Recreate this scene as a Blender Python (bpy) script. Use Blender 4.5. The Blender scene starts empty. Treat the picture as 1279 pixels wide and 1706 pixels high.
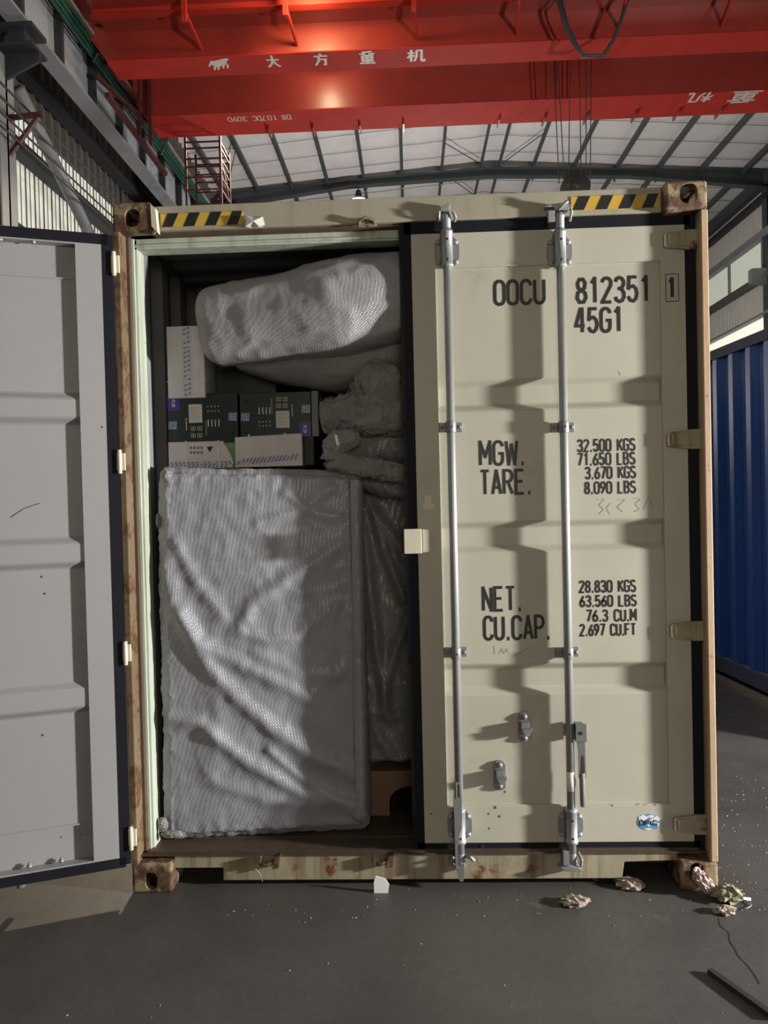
import bpy, bmesh, math, random
from mathutils import Vector, Matrix, noise
random.seed(7)
S = bpy.context.scene
COL = S.collection

# ---------------------------------------------------------------- camera
F, CX, CY, CZ = 1250.0, -0.00385, -3.09579, 1.64003
YAW, PITCH, ROLL = 0.03674, -0.01773, 0.02385
RM = Matrix.Rotation(YAW, 3, 'Z') @ Matrix.Rotation(PITCH, 3, 'X') @ Matrix.Rotation(ROLL, 3, 'Y')
cam_d = bpy.data.cameras.new('camera')
cam = bpy.data.objects.new('camera', cam_d)
COL.objects.link(cam)
cam_d.sensor_fit = 'VERTICAL'
cam_d.sensor_height = 24.0
cam_d.lens = F / 1706 * 24.0
cam_d.clip_start = 0.05
cam_d.clip_end = 200
rt, fw, up = RM.col[0], RM.col[1], RM.col[2]
cam.matrix_world = Matrix(((rt.x, up.x, -fw.x, CX), (rt.y, up.y, -fw.y, CY), (rt.z, up.z, -fw.z, CZ), (0, 0, 0, 1)))
S.camera = cam
C0 = Vector((CX, CY, CZ))


def ray(u, v):
    return RM @ Vector(((u - 639.5) / F, 1, -(v - 853) / F))


def P(u, v, y):           # point seen at (u, v) standing in the plane Y = y
    d = ray(u, v)
    return C0 + d * ((y - CY) / d.y)


def PX(u, v, x):
    d = ray(u, v)
    return C0 + d * ((x - CX) / d.x)


def PZ(u, v, z):
    d = ray(u, v)
    return C0 + d * ((z - CZ) / d.z)


# ---------------------------------------------------------------- light, world, exposure
S.view_settings.view_transform = 'Standard'
S.view_settings.look = 'None'
S.view_settings.gamma = 1
S.view_settings.exposure = 0.0
S.view_settings.use_curve_mapping = False
w = bpy.data.worlds.new('world')
S.world = w
w.use_nodes = True
w.node_tree.nodes['Background'].inputs[0].default_value = (0.80, 0.86, 1.0, 1)
w.node_tree.nodes['Background'].inputs[1].default_value = 0.02


def lamp(name, kind, loc, power, col, size=0.3, target=None, spot=None, sy=None):
    d = bpy.data.lights.new(name, kind)
    d.energy = power
    d.color = col
    if kind == 'AREA':
        d.shape = 'RECTANGLE' if sy else 'DISK'
        d.size = size
        if sy:
            d.size_y = sy
    else:
        d.shadow_soft_size = size
    if spot:
        d.spot_size = math.radians(spot)
        d.spot_blend = 0.4
    o = bpy.data.objects.new(name, d)
    COL.objects.link(o)
    o.location = loc
    if target is not None:
        o.rotation_euler = (Vector(target) - Vector(loc)).to_track_quat('-Z', 'Y').to_euler()
    return o


# work light low on the right side of the hall, raking across the doors
lamp('work_light', 'AREA', (6.6, -1.54, 1.70), 1100, (1.0, 0.97, 0.92), 0.34, (0, 0.1, 1.5))
# high-bay lamps of the hall, then added fill lights and the crane lamps
lamp('high_bay_light_front', 'POINT', (-1.3, 0.5, 9.8), 90, (1.0, 0.84, 0.62), 0.35)
lamp('high_bay_light_rear', 'SPOT', (-2.2, 12.2, 9.6), 5200, (1.0, 0.84, 0.60), 0.25, (-1.6, 0.0, 0), 46)
lamp('rear_fill_light', 'POINT', (0.6, 14.2, 3.6), 1250, (1.0, 0.94, 0.90), 0.5)  # unseen low fill behind the container, added to light roof and crane undersides
lamp('front_fill_light', 'AREA', (0.8, -7.5, 2.6), 95, (1.0, 0.86, 0.68), 3.0, (0.1, 0, 3.4))  # unseen soft fill behind the camera, added for ambient light and crane undersides
lamp('crane_deck_lamp', 'POINT', (-1.1, 6.18, 7.84), 75, (1.0, 0.70, 0.34), 0.10)
lamp('crane_bridge_lamp', 'POINT', (-1.14, 7.85, 7.98), 22, (1.0, 0.82, 0.48), 0.12)


# ---------------------------------------------------------------- materials
def newmat(name):
    m = bpy.data.materials.new(name)
    m.use_nodes = True
    nt = m.node_tree
    return m, nt, nt.nodes['Principled BSDF']


def N(nt, t, **kw):
    n = nt.nodes.new(t)
    for k, v in kw.items():
        if k in ('operation', 'blend_type', 'data_type', 'feature', 'wave_type', 'bands_direction', 'distance'):
            setattr(n, k, v)
        else:
            n.inputs[k].default_value = v
    return n


def ramp(nt, fac, stops):
    r = nt.nodes.new('ShaderNodeValToRGB')
    cr = r.color_ramp
    while len(cr.elements) < len(stops):
        cr.elements.new(0.5)
    for e, (p, c) in zip(cr.elements, stops):
        e.position = p
        e.color = (c, c, c, 1) if not isinstance(c, tuple) else (*c, 1)
    nt.links.new(fac, r.inputs[0])
    return r.outputs[0]


def mixc(nt, fac, a, b, mode='MIX'):
    m = nt.nodes.new('ShaderNodeMix')
    m.data_type = 'RGBA'
    m.blend_type = mode
    for sock, v in ((m.inputs[0], fac), (m.inputs[6], a), (m.inputs[7], b)):
        if hasattr(v, 'is_linked'):
            nt.links.new(v, sock)
        elif isinstance(v, tuple):
            sock.default_value = (*v, 1)
        else:
            sock.default_value = v
    return m.outputs[2]


def coords(nt, scale=(1, 1, 1)):
    t = nt.nodes.new('ShaderNodeTexCoord')
    mp = nt.nodes.new('ShaderNodeMapping')
    mp.inputs['Scale'].default_value = scale
    nt.links.new(t.outputs['Object'], mp.inputs[0])
    return mp.outputs[0]


def noise_n(nt, scale, detail=6, rough=0.6, cscale=(1, 1, 1)):
    n = N(nt, 'ShaderNodeTexNoise', Scale=scale, Detail=detail, Roughness=rough)
    nt.links.new(coords(nt, cscale), n.inputs['Vector'])
    return n.outputs['Fac']


def paint(name, col, rough=0.5, var=0.15, rust=0.0, rustcol=(0.13, 0.045, 0.018), bump=0.1, streak=0.0, metal=0.0,
          rscale=7.0, dirt=0.0, dirtcol=(0.06, 0.045, 0.03), coat=0.0):
    m, nt, b = newmat(name)
    lo = tuple(c * (1 - var) for c in col)
    n1 = noise_n(nt, 2.3, 8, 0.62)
    c = mixc(nt, ramp(nt, n1, [(0.3, 0.0), (0.7, 1.0)]), lo, col)
    if streak:
        n2 = noise_n(nt, 9, 5, 0.6, (2.0, 2.0, 0.12))
        sm = ramp(nt, n2, [(0.50, 0.0), (0.66, streak)])
        c = mixc(nt, sm, c, dirtcol)
    if dirt:
        n3 = noise_n(nt, 5, 10, 0.7)
        dm = ramp(nt, n3, [(0.62 - 0.25 * dirt, 0.0), (0.80 - 0.15 * dirt, min(1, 0.5 + dirt / 2))])
        c = mixc(nt, dm, c, dirtcol)
    rr = None
    if rust:
        n4 = noise_n(nt, rscale, 12, 0.68)
        edge = 0.72 - 0.42 * rust
        rr = ramp(nt, n4, [(edge - 0.02, 0.0), (edge + 0.05, 1.0)])
        n5 = noise_n(nt, 30, 8, 0.7)
        rc = mixc(nt, ramp(nt, n5, [(0.35, 0.0), (0.7, 1.0)]), tuple(x * 0.45 for x in rustcol), tuple(min(1, x * 1.9) for x in rustcol))
        c = mixc(nt, rr, c, rc)
    nt.links.new(c, b.inputs['Base Color'])
    b.inputs['Roughness'].default_value = rough
    b.inputs['Metallic'].default_value = metal
    if coat:
        b.inputs['Coat Weight'].default_value = coat
        b.inputs['Coat Roughness'].default_value = 0.36
    if bump:
        nb = noise_n(nt, 40, 8, 0.65)
        bp = N(nt, 'ShaderNodeBump', Strength=bump, Distance=0.004)
        nt.links.new(nb, bp.inputs['Height'])
        nt.links.new(bp.outputs[0], b.inputs['Normal'])
    return m


def flat(name, col, rough=0.6, metal=0.0, emit=None, estr=0.0):
    m, nt, b = newmat(name)
    n1 = noise_n(nt, 14, 5, 0.6)
    c = mixc(nt, ramp(nt, n1, [(0.3, 0.0), (0.7, 1.0)]), tuple(x * 0.88 for x in col), col)
    nt.links.new(c, b.inputs['Base Color'])
    b.inputs['Roughness'].default_value = rough
    b.inputs['Metallic'].default_value = metal
    if emit:
        b.inputs['Emission Color'].default_value = (*emit, 1)
        b.inputs['Emission Strength'].default_value = estr
    return m


def bubble(name, col, rough=0.3, bub=1.0, scale=105, crumple=0.5, spec=0.5):
    m, nt, b = newmat(name)
    n1 = noise_n(nt, 4, 6, 0.6)
    c = mixc(nt, ramp(nt, n1, [(0.35, 0.0), (0.65, 1.0)]), tuple(x * 0.78 for x in col), col)
    v = N(nt, 'ShaderNodeTexVoronoi', Scale=scale, Randomness=0.10)
    tc = nt.nodes.new('ShaderNodeTexCoord')
    mp = nt.nodes.new('ShaderNodeMapping')
    mp.inputs['Rotation'].default_value = (0.35, 0.62, 0.4)
    nt.links.new(tc.outputs['Object'], mp.inputs[0])
    nt.links.new(mp.outputs[0], v.inputs['Vector'])
    hb = ramp(nt, v.outputs['Distance'], [(0.15, 1.0), (0.55, 0.0)])
    c = mixc(nt, ramp(nt, v.outputs['Distance'], [(0.2, 0.0), (0.62, 0.35)]), c, tuple(x * 0.45 for x in col))
    nt.links.new(c, b.inputs['Base Color'])
    b.inputs['Roughness'].default_value = rough
    b.inputs['Specular IOR Level'].default_value = spec
    b.inputs['Subsurface Weight'].default_value = 0.0
    b1 = N(nt, 'ShaderNodeBump', Strength=0.55 * bub, Distance=0.003)
    nt.links.new(hb, b1.inputs['Height'])
    n2 = noise_n(nt, 26, 10, 0.7)
    b2 = N(nt, 'ShaderNodeBump', Strength=crumple, Distance=0.02)
    nt.links.new(n2, b2.inputs['Height'])
    nt.links.new(b1.outputs[0], b2.inputs['Normal'])
    nt.links.new(b2.outputs[0], b.inputs['Normal'])
    return m


def concrete():
    m, nt, b = newmat('polished concrete')
    n1 = noise_n(nt, 0.9, 10, 0.65)
    n2 = noise_n(nt, 7, 10, 0.7)
    c = mixc(nt, ramp(nt, n1, [(0.3, 0.0), (0.7, 1.0)]), (0.040, 0.036, 0.033), (0.105, 0.098, 0.090))
    c = mixc(nt, ramp(nt, n2, [(0.45, 0.0), (0.72, 0.55)]), c, (0.05, 0.045, 0.042))
    n3 = noise_n(nt, 3, 12, 0.8)
    c = mixc(nt, ramp(nt, n3, [(0.60, 0.0), (0.68, 0.35)]), c, (0.20, 0.19, 0.175))
    n6 = noise_n(nt, 160, 2, 0.5)
    c = mixc(nt, ramp(nt, n6, [(0.70, 0.0), (0.74, 0.6)]), c, (0.42, 0.41, 0.39))
    nt.links.new(c, b.inputs['Base Color'])
    r = ramp(nt, n2, [(0.3, 0.42), (0.7, 0.62)])
    nt.links.new(r, b.inputs['Roughness'])
    bp = N(nt, 'ShaderNodeBump', Strength=0.18, Distance=0.006)
    nb = noise_n(nt, 22, 12, 0.75)
    nt.links.new(nb, bp.inputs['Height'])
    nt.links.new(bp.outputs[0], b.inputs['Normal'])
    return m


M = {}
M['concrete'] = concrete()
M['beige'] = paint('beige container paint', (0.47, 0.455, 0.375), 0.45, 0.10, rust=0.0, bump=0.05, dirt=0.10, dirtcol=(0.30, 0.26, 0.17))
M['beige_worn'] = paint('worn beige paint', (0.36, 0.32, 0.22), 0.55, 0.3, rust=0.28, bump=0.15, streak=0.85, dirtcol=(0.16, 0.10, 0.05), dirt=0.3)
M['beige_header'] = paint('header beige paint', (0.37, 0.345, 0.265), 0.5, 0.15, rust=0.10, bump=0.1, streak=0.25, dirtcol=(0.22, 0.17, 0.10))
M['jamb'] = paint('pale green jamb paint', (0.50, 0.56, 0.47), 0.5, 0.12, rust=0.12, bump=0.15, streak=0.45, rscale=14, dirtcol=(0.2, 0.17, 0.1))
M['rust'] = paint('rusty casting', (0.33, 0.25, 0.15), 0.8, 0.4, rust=0.62, bump=0.6, rscale=9, rustcol=(0.085, 0.043, 0.024))
M['rust_post'] = paint('rusty corner post', (0.20, 0.14, 0.08), 0.7, 0.35, rust=0.5, bump=0.4, rscale=12, streak=0.5, rustcol=(0.10, 0.050, 0.024), dirtcol=(0.16, 0.08, 0.03))
M['pink_post'] = paint('primer pink corner post', (0.52, 0.37, 0.24), 0.6, 0.2, rust=0.18, bump=0.3, rscale=16, streak=0.6, rustcol=(0.20, 0.08, 0.03), dirtcol=(0.30, 0.15, 0.06))
M['rust_groove'] = paint('rust brown groove', (0.10, 0.065, 0.04), 0.8, 0.3, rust=0.35, bump=0.4, rustcol=(0.09, 0.035, 0.015))
M['white_inner'] = paint('grey white inner paint', (0.292, 0.290, 0.300), 0.45, 0.06, bump=0.03, dirt=0.02, dirtcol=(0.3, 0.27, 0.24))
M['interior'] = paint('grey container lining', (0.23, 0.225, 0.235), 0.7, 0.25, bump=0.1)
M['galv'] = paint('galvanised steel', (0.36, 0.37, 0.38), 0.48, 0.2, bump=0.12, metal=0.45)
M['galv_dark'] = paint('dull galvanised steel', (0.26, 0.26, 0.27), 0.5, 0.3, bump=0.25, metal=0.4, rust=0.04)
M['steel_black'] = flat('blackened steel', (0.03, 0.03, 0.03), 0.6)
M['rubber'] = paint('blue black rubber gasket', (0.009, 0.010, 0.016), 0.65, 0.3, bump=0.1)
M['rubber'].node_tree.nodes['Principled BSDF'].inputs['Specular IOR Level'].default_value = 0.2
M['blackpaint'] = flat('black stencil paint', (0.012, 0.012, 0.013), 0.5)
M['pencil'] = flat('grey chalk pencil', (0.30, 0.28, 0.24), 0.8)
M['yellow'] = paint('hazard yellow', (0.62, 0.40, 0.06), 0.5, 0.2, bump=0.1, dirt=0.2)
M['white_tape'] = flat('white tape', (0.72, 0.72, 0.70), 0.5)
M['cream'] = flat('cream plate', (0.66, 0.62, 0.50), 0.5)
M['plank'] = paint('oily brown planks', (0.085, 0.058, 0.04), 0.55, 0.4, bump=0.3, streak=0.3, dirt=0.4, dirtcol=(0.03, 0.02, 0.015))
M['wood'] = paint('brown packing wood', (0.22, 0.13, 0.08), 0.7, 0.25, bump=0.2)
M['red'] = paint('crane red paint', (0.29, 0.024, 0.015), 0.5, 0.22, bump=0.04, dirt=0.05, coat=1.0, dirtcol=(0.2, 0.02, 0.015))
M['red_matt'] = paint('underlit matt crane red', (0.42, 0.032, 0.022), 0.7, 0.2, bump=0.04, dirt=0.08, dirtcol=(0.2, 0.02, 0.015))  # brighter uncoated copy of the red; light on undersides put into the colour
M['red_matt'].node_tree.nodes['Principled BSDF'].inputs['Specular IOR Level'].default_value = 0.1
M['red_dark'] = paint('dark red steel', (0.07, 0.012, 0.011), 0.6, 0.2)
M['letter_white'] = flat('off white lettering', (0.62, 0.55, 0.50), 0.6)
M['frame_grey'] = paint('grey green steel frame', (0.060, 0.075, 0.078), 0.5, 0.2)
M['beam_grey'] = paint('light grey runway steel', (0.24, 0.245, 0.26), 0.5, 0.2)
M['web_grey'] = paint('pale runway web', (0.32, 0.35, 0.38), 0.5, 0.15)
M['column'] = paint('column steel', (0.026, 0.027, 0.031), 0.6, 0.25)
M['column_light'] = paint('pale column steel', (0.26, 0.27, 0.28), 0.6, 0.25)
M['roof'] = paint('white roof insulation', (0.72, 0.70, 0.69), 0.7, 0.12, bump=0.5)
M['clad'] = paint('brown grey cladding', (0.12, 0.105, 0.09), 0.6, 0.25)
M['clad_light'] = paint('light grey cladding', (0.62, 0.61, 0.55), 0.6, 0.12)
M['blue'] = paint('blue container paint', (0.012, 0.055, 0.24), 0.45, 0.2, bump=0.08)
M['blue_dark'] = paint('dark blue rail', (0.010, 0.022, 0.065), 0.85, 0.2)
M['green_rail'] = paint('green conductor cover', (0.012, 0.085, 0.055), 0.4, 0.2)
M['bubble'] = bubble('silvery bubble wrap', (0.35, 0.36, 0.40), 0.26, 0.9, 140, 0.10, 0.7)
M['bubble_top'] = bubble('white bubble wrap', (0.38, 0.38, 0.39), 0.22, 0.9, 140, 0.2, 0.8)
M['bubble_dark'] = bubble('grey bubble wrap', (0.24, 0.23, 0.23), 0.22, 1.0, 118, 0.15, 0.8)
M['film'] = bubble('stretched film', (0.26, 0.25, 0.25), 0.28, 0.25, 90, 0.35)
M['crumple'] = bubble('crumpled bubble wrap', (0.40, 0.39, 0.37), 0.18, 0.6, 110, 1.0, 0.9)
M['greenbox'] = flat('dark green carton', (0.007, 0.022, 0.016), 0.4)
M['greenpale'] = flat('pale green carton print', (0.10, 0.35, 0.14), 0.4)
M['whitebox'] = flat('white carton', (0.66, 0.63, 0.65), 0.5)
M['tape_blue'] = flat('blue tape print', (0.035, 0.06, 0.20), 0.5)
M['tape_pale'] = flat('pale printed tape', (0.32, 0.42, 0.55), 0.4)
M['tape_clear'] = flat('clear tape over carton', (0.58, 0.57, 0.62), 0.3)
M['purple'] = flat('violet sticker', (0.05, 0.035, 0.30), 0.4)
M['label'] = flat('white paper label', (0.62, 0.62, 0.58), 0.5)
M['paper'] = flat('white paper', (0.78, 0.76, 0.76), 0.7)
M['crumb'] = flat('grey crumbs', (0.22, 0.21, 0.20), 0.8)
M['kraft'] = flat('beige crumpled paper', (0.34, 0.28, 0.24), 0.8)
M['kraft_pink'] = flat('pinkish packing paper', (0.44, 0.34, 0.33), 0.8)
M['olive'] = flat('olive plastic strip', (0.22, 0.21, 0.13), 0.6)
M['ocean'] = flat('sticker blue', (0.10, 0.28, 0.48), 0.4)
M['navy'] = flat('sticker navy', (0.012, 0.02, 0.06), 0.4)
M['glass_lit'] = flat('lit frosted pane', (0.5, 0.52, 0.45), 0.4, emit=(0.84, 0.88, 0.72), estr=0.36)
M['sheet_lit'] = flat('lit translucent sheet', (0.5, 0.5, 0.45), 0.4, emit=(0.95, 0.95, 0.82), estr=0.5)
M['sheet_bright'] = flat('bright lit translucent sheet', (0.5, 0.5, 0.45), 0.4, emit=(1.0, 0.98, 0.80), estr=0.75)
M['lamp_glow'] = flat('warm lamp face', (0.9, 0.8, 0.6), 0.4, emit=(1.0, 0.75, 0.4), estr=12)
M['lamp_white'] = flat('dim lamp face', (0.8, 0.8, 0.8), 0.4, emit=(1.0, 0.95, 0.85), estr=0.9)


# ---------------------------------------------------------------- mesh builder
OFF = {}


class MB:
    def __init__(self, xf=None):
        self.v, self.f, self.mi, self.k, self.xf, self.sm = [], [], [], 0, xf, []
        self.smooth = False

    def add(self, vs, fs):
        b = len(self.v)
        for p in vs:
            p = Vector(p)
            self.v.append(self.xf(p) if self.xf else p)
        for f in fs:
            self.f.append([b + i for i in f])
            self.mi.append(self.k)
            self.sm.append(self.smooth)
        return self

    def box(self, x0, x1, y0, y1, z0, z1):
        vs = [(x, y, z) for x in (x0, x1) for y in (y0, y1) for z in (z0, z1)]
        return self.add(vs, [(0, 1, 3, 2), (4, 6, 7, 5), (0, 4, 5, 1), (2, 3, 7, 6), (0, 2, 6, 4), (1, 5, 7, 3)])

    def prism(self, pts, a, b, axis='y'):
        n = len(pts)

        def mk(p, t):
            if axis == 'y':
                return (p[0], t, p[1])
            if axis == 'x':
                return (t, p[0], p[1])
            return (p[0], p[1], t)
        vs = [mk(p, a) for p in pts] + [mk(p, b) for p in pts]
        fs = [tuple(range(n)), tuple(range(2 * n - 1, n - 1, -1))]
        fs += [(i, n + i, n + (i + 1) % n, (i + 1) % n) for i in range(n)]
        return self.add(vs, fs)

    def tube(self, pts, r, n=10, cap=True):
        pts = [Vector(p) for p in pts]
        rs = r if isinstance(r, (list, tuple)) else [r] * len(pts)
        vs, prev = [], None
        for i, p in enumerate(pts):
            t = (pts[min(i + 1, len(pts) - 1)] - pts[max(i - 1, 0)]).normalized()
            if prev is None:
                a = t.cross(Vector((0, 0, 1)))
                if a.length < 0.01:
                    a = t.cross(Vector((1, 0, 0)))
                a.normalize()
            else:
                a = (prev - t * prev.dot(t)).normalized()
            prev = a
            bb = t.cross(a)
            for k in range(n):
                an = 2 * math.pi * k / n
                vs.append(p + (a * math.cos(an) + bb * math.sin(an)) * rs[i])
        fs = []
        for i in range(len(pts) - 1):
            for k in range(n):
                fs.append((i * n + k, i * n + (k + 1) % n, (i + 1) * n + (k + 1) % n, (i + 1) * n + k))
        if cap:
            fs.append(tuple(range(n - 1, -1, -1)))
            fs.append(tuple((len(pts) - 1) * n + k for k in range(n)))
        s = self.smooth
        self.smooth = True
        self.add(vs, fs)
        self.smooth = s
        return self

    def bar(self, p, q, wx, wz, upv=(0, 0, 1)):     # rectangular bar from p to q
        p, q = Vector(p), Vector(q)
        t = (q - p).normalized()
        a = t.cross(Vector(upv))
        if a.length < 0.01:
            a = t.cross(Vector((1, 0, 0)))
        a.normalize()
        b = a.cross(t)
        vs = [e + a * (sx * wx / 2) + b * (sz * wz / 2) for e in (p, q) for sx, sz in ((-1, -1), (1, -1), (1, 1), (-1, 1))]
        return self.add(vs, [(3, 2, 1, 0), (4, 5, 6, 7), (0, 1, 5, 4), (1, 2, 6, 5), (2, 3, 7, 6), (3, 0, 4, 7)])

    def dome(self, c, r, h, ax=(0, -1, 0), n=12):
        c, ax = Vector(c), Vector(ax)
        return self.tube([c, c + ax * h * 0.5, c + ax * h * 0.85, c + ax * h], [r, r * 0.92, r * 0.6, r * 0.05], n)

    def build(self, name, mats, parent=None, bevel=0.0):
        off = OFF.get(parent, Vector((0, 0, 0))) if parent else Vector((0, 0, 0))
        me = bpy.data.meshes.new(name)
        me.from_pydata([p - off for p in self.v], [], self.f)
        for mm in (mats if isinstance(mats, (list, tuple)) else [mats]):
            me.materials.append(M[mm] if isinstance(mm, str) else mm)
        bm = bmesh.new()
        bm.from_mesh(me)
        for f, i, s in zip(bm.faces, self.mi, self.sm):
            f.material_index = i
            f.smooth = s
        bmesh.ops.recalc_face_normals(bm, faces=bm.faces)
        bm.to_mesh(me)
        bm.free()
        o = bpy.data.objects.new(name, me)
        COL.objects.link(o)
        if parent:
            o.parent = parent
            OFF[o] = off
        if bevel:
            md = o.modifiers.new('bevel', 'BEVEL')
            md.width = bevel
            md.segments = 2
            md.limit_method = 'ANGLE'
        return o


def tag(o, label, cat, group=None):
    o['label'] = label
    o['category'] = cat
    if group:
        o['group'] = group
    return o


def thing(name, loc, label, cat, group=None):
    o = bpy.data.objects.new(name, None)
    COL.objects.link(o)
    o.location = loc
    OFF[o] = Vector(loc)
    return tag(o, label, cat, group)


def single(mb, name, mats, label, cat, group=None, bevel=0.0):
    """a thing that is one mesh, with its origin at its base"""
    n = len(mb.v)
    c = Vector((sum(p.x for p in mb.v) / n, sum(p.y for p in mb.v) / n, min(p.z for p in mb.v)))
    mb.v = [p - c for p in mb.v]
    o = mb.build(name, mats, None, bevel)
    o.location = c
    return tag(o, label, cat, group)


def struct(mb, name, mats):
    o = mb.build(name, mats)
    o['kind'] = 'structure'
    return o


# ---------------------------------------------------------------- stroke lettering
def arc(cx, cy, rx, ry, a0, a1, n=7):
    return [(cx + rx * math.cos(math.radians(a0 + (a1 - a0) * i / n)), cy + ry * math.sin(math.radians(a0 + (a1 - a0) * i / n))) for i in range(n + 1)]


W_, R_ = 0.44, 0.22
oval = arc(.22, .78, .22, .22, 0, 180) + arc(.22, .22, .22, .22, 180, 360) + [(.44, .78)]
G = {
    '0': [oval], 'O': [oval],
    '1': [[(.08, .80), (.24, 1), (.24, 0)]],
    '2': [arc(.22, .78, .22, .22, 170, -25) + [(0, 0), (.44, 0)]],
    '3': [arc(.22, .77, .21, .23, 165, -90) + arc(.22, .27, .22, .27, 90, -165)],
    '4': [[(.32, 0), (.32, 1), (.24, 1), (0, .28), (.44, .28)]],
    '5': [[(.42, 1), (.06, 1), (.03, .54)] + arc(.21, .32, .22, .32, 120, -160)],
    '6': [[(.36, 1), (.10, .58)] + arc(.22, .28, .22, .28, 150, 510)],
    '7': [[(0, 1), (.44, 1), (.14, 0)]],
    '8': [arc(.22, .76, .19, .24, -90, 270), arc(.22, .26, .22, .26, 90, 450)],
    '9': [[(.08, 0), (.34, .42)] + arc(.22, .72, .22, .28, -30, 330)],
    'C': [arc(.22, .78, .22, .22, 0, 180) + arc(.22, .22, .22, .22, 180, 360)],
    'U': [[(0, 1)] + arc(.22, .22, .22, .22, 180, 360) + [(.44, 1)]],
    'G': [arc(.22, .78, .22, .22, 0, 180) + arc(.22, .22, .22, .22, 180, 360) + [(.44, .48), (.24, .48)]],
    'M': [[(0, 0), (0, 1), (.25, .35), (.50, 1), (.50, 0)]],
    'W': [[(0, 1), (.12, 0), (.27, .85), (.42, 0), (.54, 1)]],
    'T': [[(0, 1), (.44, 1)], [(.22, 1), (.22, 0)]],
    'A': [[(0, 0), (.22, 1), (.44, 0)], [(.07, .28), (.37, .28)]],
    'R': [[(0, 0), (0, 1)] + arc(.22, .76, .22, .24, 90, -90) + [(0, .52)], [(.2, .52), (.44, 0)]],
    'P': [[(0, 0), (0, 1)] + arc(.22, .74, .22, .26, 90, -90) + [(0, .48)]],
    'B': [[(0, 0), (0, 1)] + arc(.20, .76, .20, .24, 90, -90) + [(0, .52)], [(.2, .52)] + arc(.21, .26, .23, .26, 90, -90) + [(0, 0)]],
    'D': [[(0, 0), (0, 1)] + arc(.18, .74, .26, .26, 90, 0) + arc(.18, .26, .26, .26, 0, -90) + [(0, 0)]],
    'E': [[(.42, 1), (0, 1), (0, 0), (.42, 0)], [(0, .52), (.36, .52)]],
    'F': [[(.42, 1), (0, 1), (0, 0)], [(0, .52), (.36, .52)]],
    'N': [[(0, 0), (0, 1), (.44, 0), (.44, 1)]],
    'K': [[(0, 0), (0, 1)], [(.44, 1), (0, .45)], [(.13, .6), (.46, 0)]],
    'S': [arc(.22, .76, .21, .24, 20, 270) + arc(.22, .26, .22, .26, 90, -160)],
    'L': [[(0, 1), (0, 0), (.40, 0)]],
    'I': [[(.06, 0), (.06, 1)]],
    'Z': [[(0, 1), (.44, 1), (0, 0), (.44, 0)]],
}
# four block characters of the crane sign, on a unit square
HAN = {
    'big': [[(.05, .62), (.95, .62)], [(.5, .98), (.5, .62), (.38, .3), (.08, .02)], [(.52, .58), (.65, .28), (.94, .02)]],
    'square': [[(.05, .76), (.95, .76)], [(.46, .98), (.54, .8)], [(.38, .76), (.34, .4), (.1, .02)], [(.36, .5), (.8, .5), (.76, .06), (.6, .06)]],
    'heavy': [[(.2, .93), (.8, .97)], [(.04, .8), (.96, .8)], [(.2, .66), (.8, .66), (.8, .34), (.2, .34), (.2, .66)], [(.2, .5), (.8, .5)], [(.12, .2), (.88, .2)], [(.02, .03), (.98, .03)], [(.5, .94), (.5, .03)]],
    'machine': [[(.04, .72), (.42, .72)], [(.24, .98), (.24, .0)], [(.24, .66), (.04, .3)], [(.26, .6), (.42, .42)], [(.54, .9), (.54, .4), (.42, .03)], [(.54, .9), (.82, .9), (.82, .12), (.86, .04), (.98, .04), (.98, .2)]],
}
ADV = {'1': .40, '.': .16, ',': .16, ' ': .34, 'M': .50, 'W': .54, 'I': .14}


LAYER = [0]


def ribbon(mb, pts, hw, pos, closed=False):
    """flat mitred ribbon through 2-D points; pos maps (a, b) to a world point"""
    pts = [Vector(p) for p in pts]
    q = [pts[0]]
    for p in pts[1:]:
        if (p - q[-1]).length > hw * 0.15:
            q.append(p)
    pts = q
    for i in range(1, len(pts) - 1):          # break at sharp corners so that strokes keep their width
        t0, t1 = (pts[i] - pts[i - 1]).normalized(), (pts[i + 1] - pts[i]).normalized()
        if t0.dot(t1) < .35:
            ribbon(mb, pts[:i] + [pts[i] + t0 * hw * .8], hw, pos)
            ribbon(mb, [pts[i] - t1 * hw * .8] + pts[i + 1:], hw, pos)
            return
    closed = (pts[0] - pts[-1]).length < hw * 0.4
    n = len(pts)
    vs = []
    LAYER[0] += 1          # crossing strokes get their own coat of paint, a hair above the last
    o_ = pos(0, 0)
    lift = (pos(.01, 0) - o_).cross(pos(0, .01) - o_).normalized() * ((.00004 if o_.y < 4 else .0002) * (LAYER[0] % 8))
    if (C0 - o_).dot(lift) < 0:
        lift = -lift
    for i, p in enumerate(pts):
        if closed and i in (0, n - 1):
            a, b = pts[n - 2] - pts[n - 1], pts[1] - pts[0]
            t0, t1 = -a.normalized(), b.normalized()
        else:
            t0 = (p - pts[i - 1]).normalized() if i > 0 else (pts[1] - p).normalized()
            t1 = (pts[i + 1] - p).normalized() if i < n - 1 else t0
        t = (t0 + t1)
        t = t.normalized() if t.length > 1e-3 else t1
        nn = Vector((-t.y, t.x))
        k = 1 / max(0.78, abs(nn.dot(Vector((-t1.y, t1.x)))))
        vs += [pos(*(p + nn * hw * k)) + lift, pos(*(p - nn * hw * k)) + lift]
    mb.add(vs, [(2 * i, 2 * i + 1, 2 * i + 3, 2 * i + 2) for i in range(n - 1)])


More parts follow.
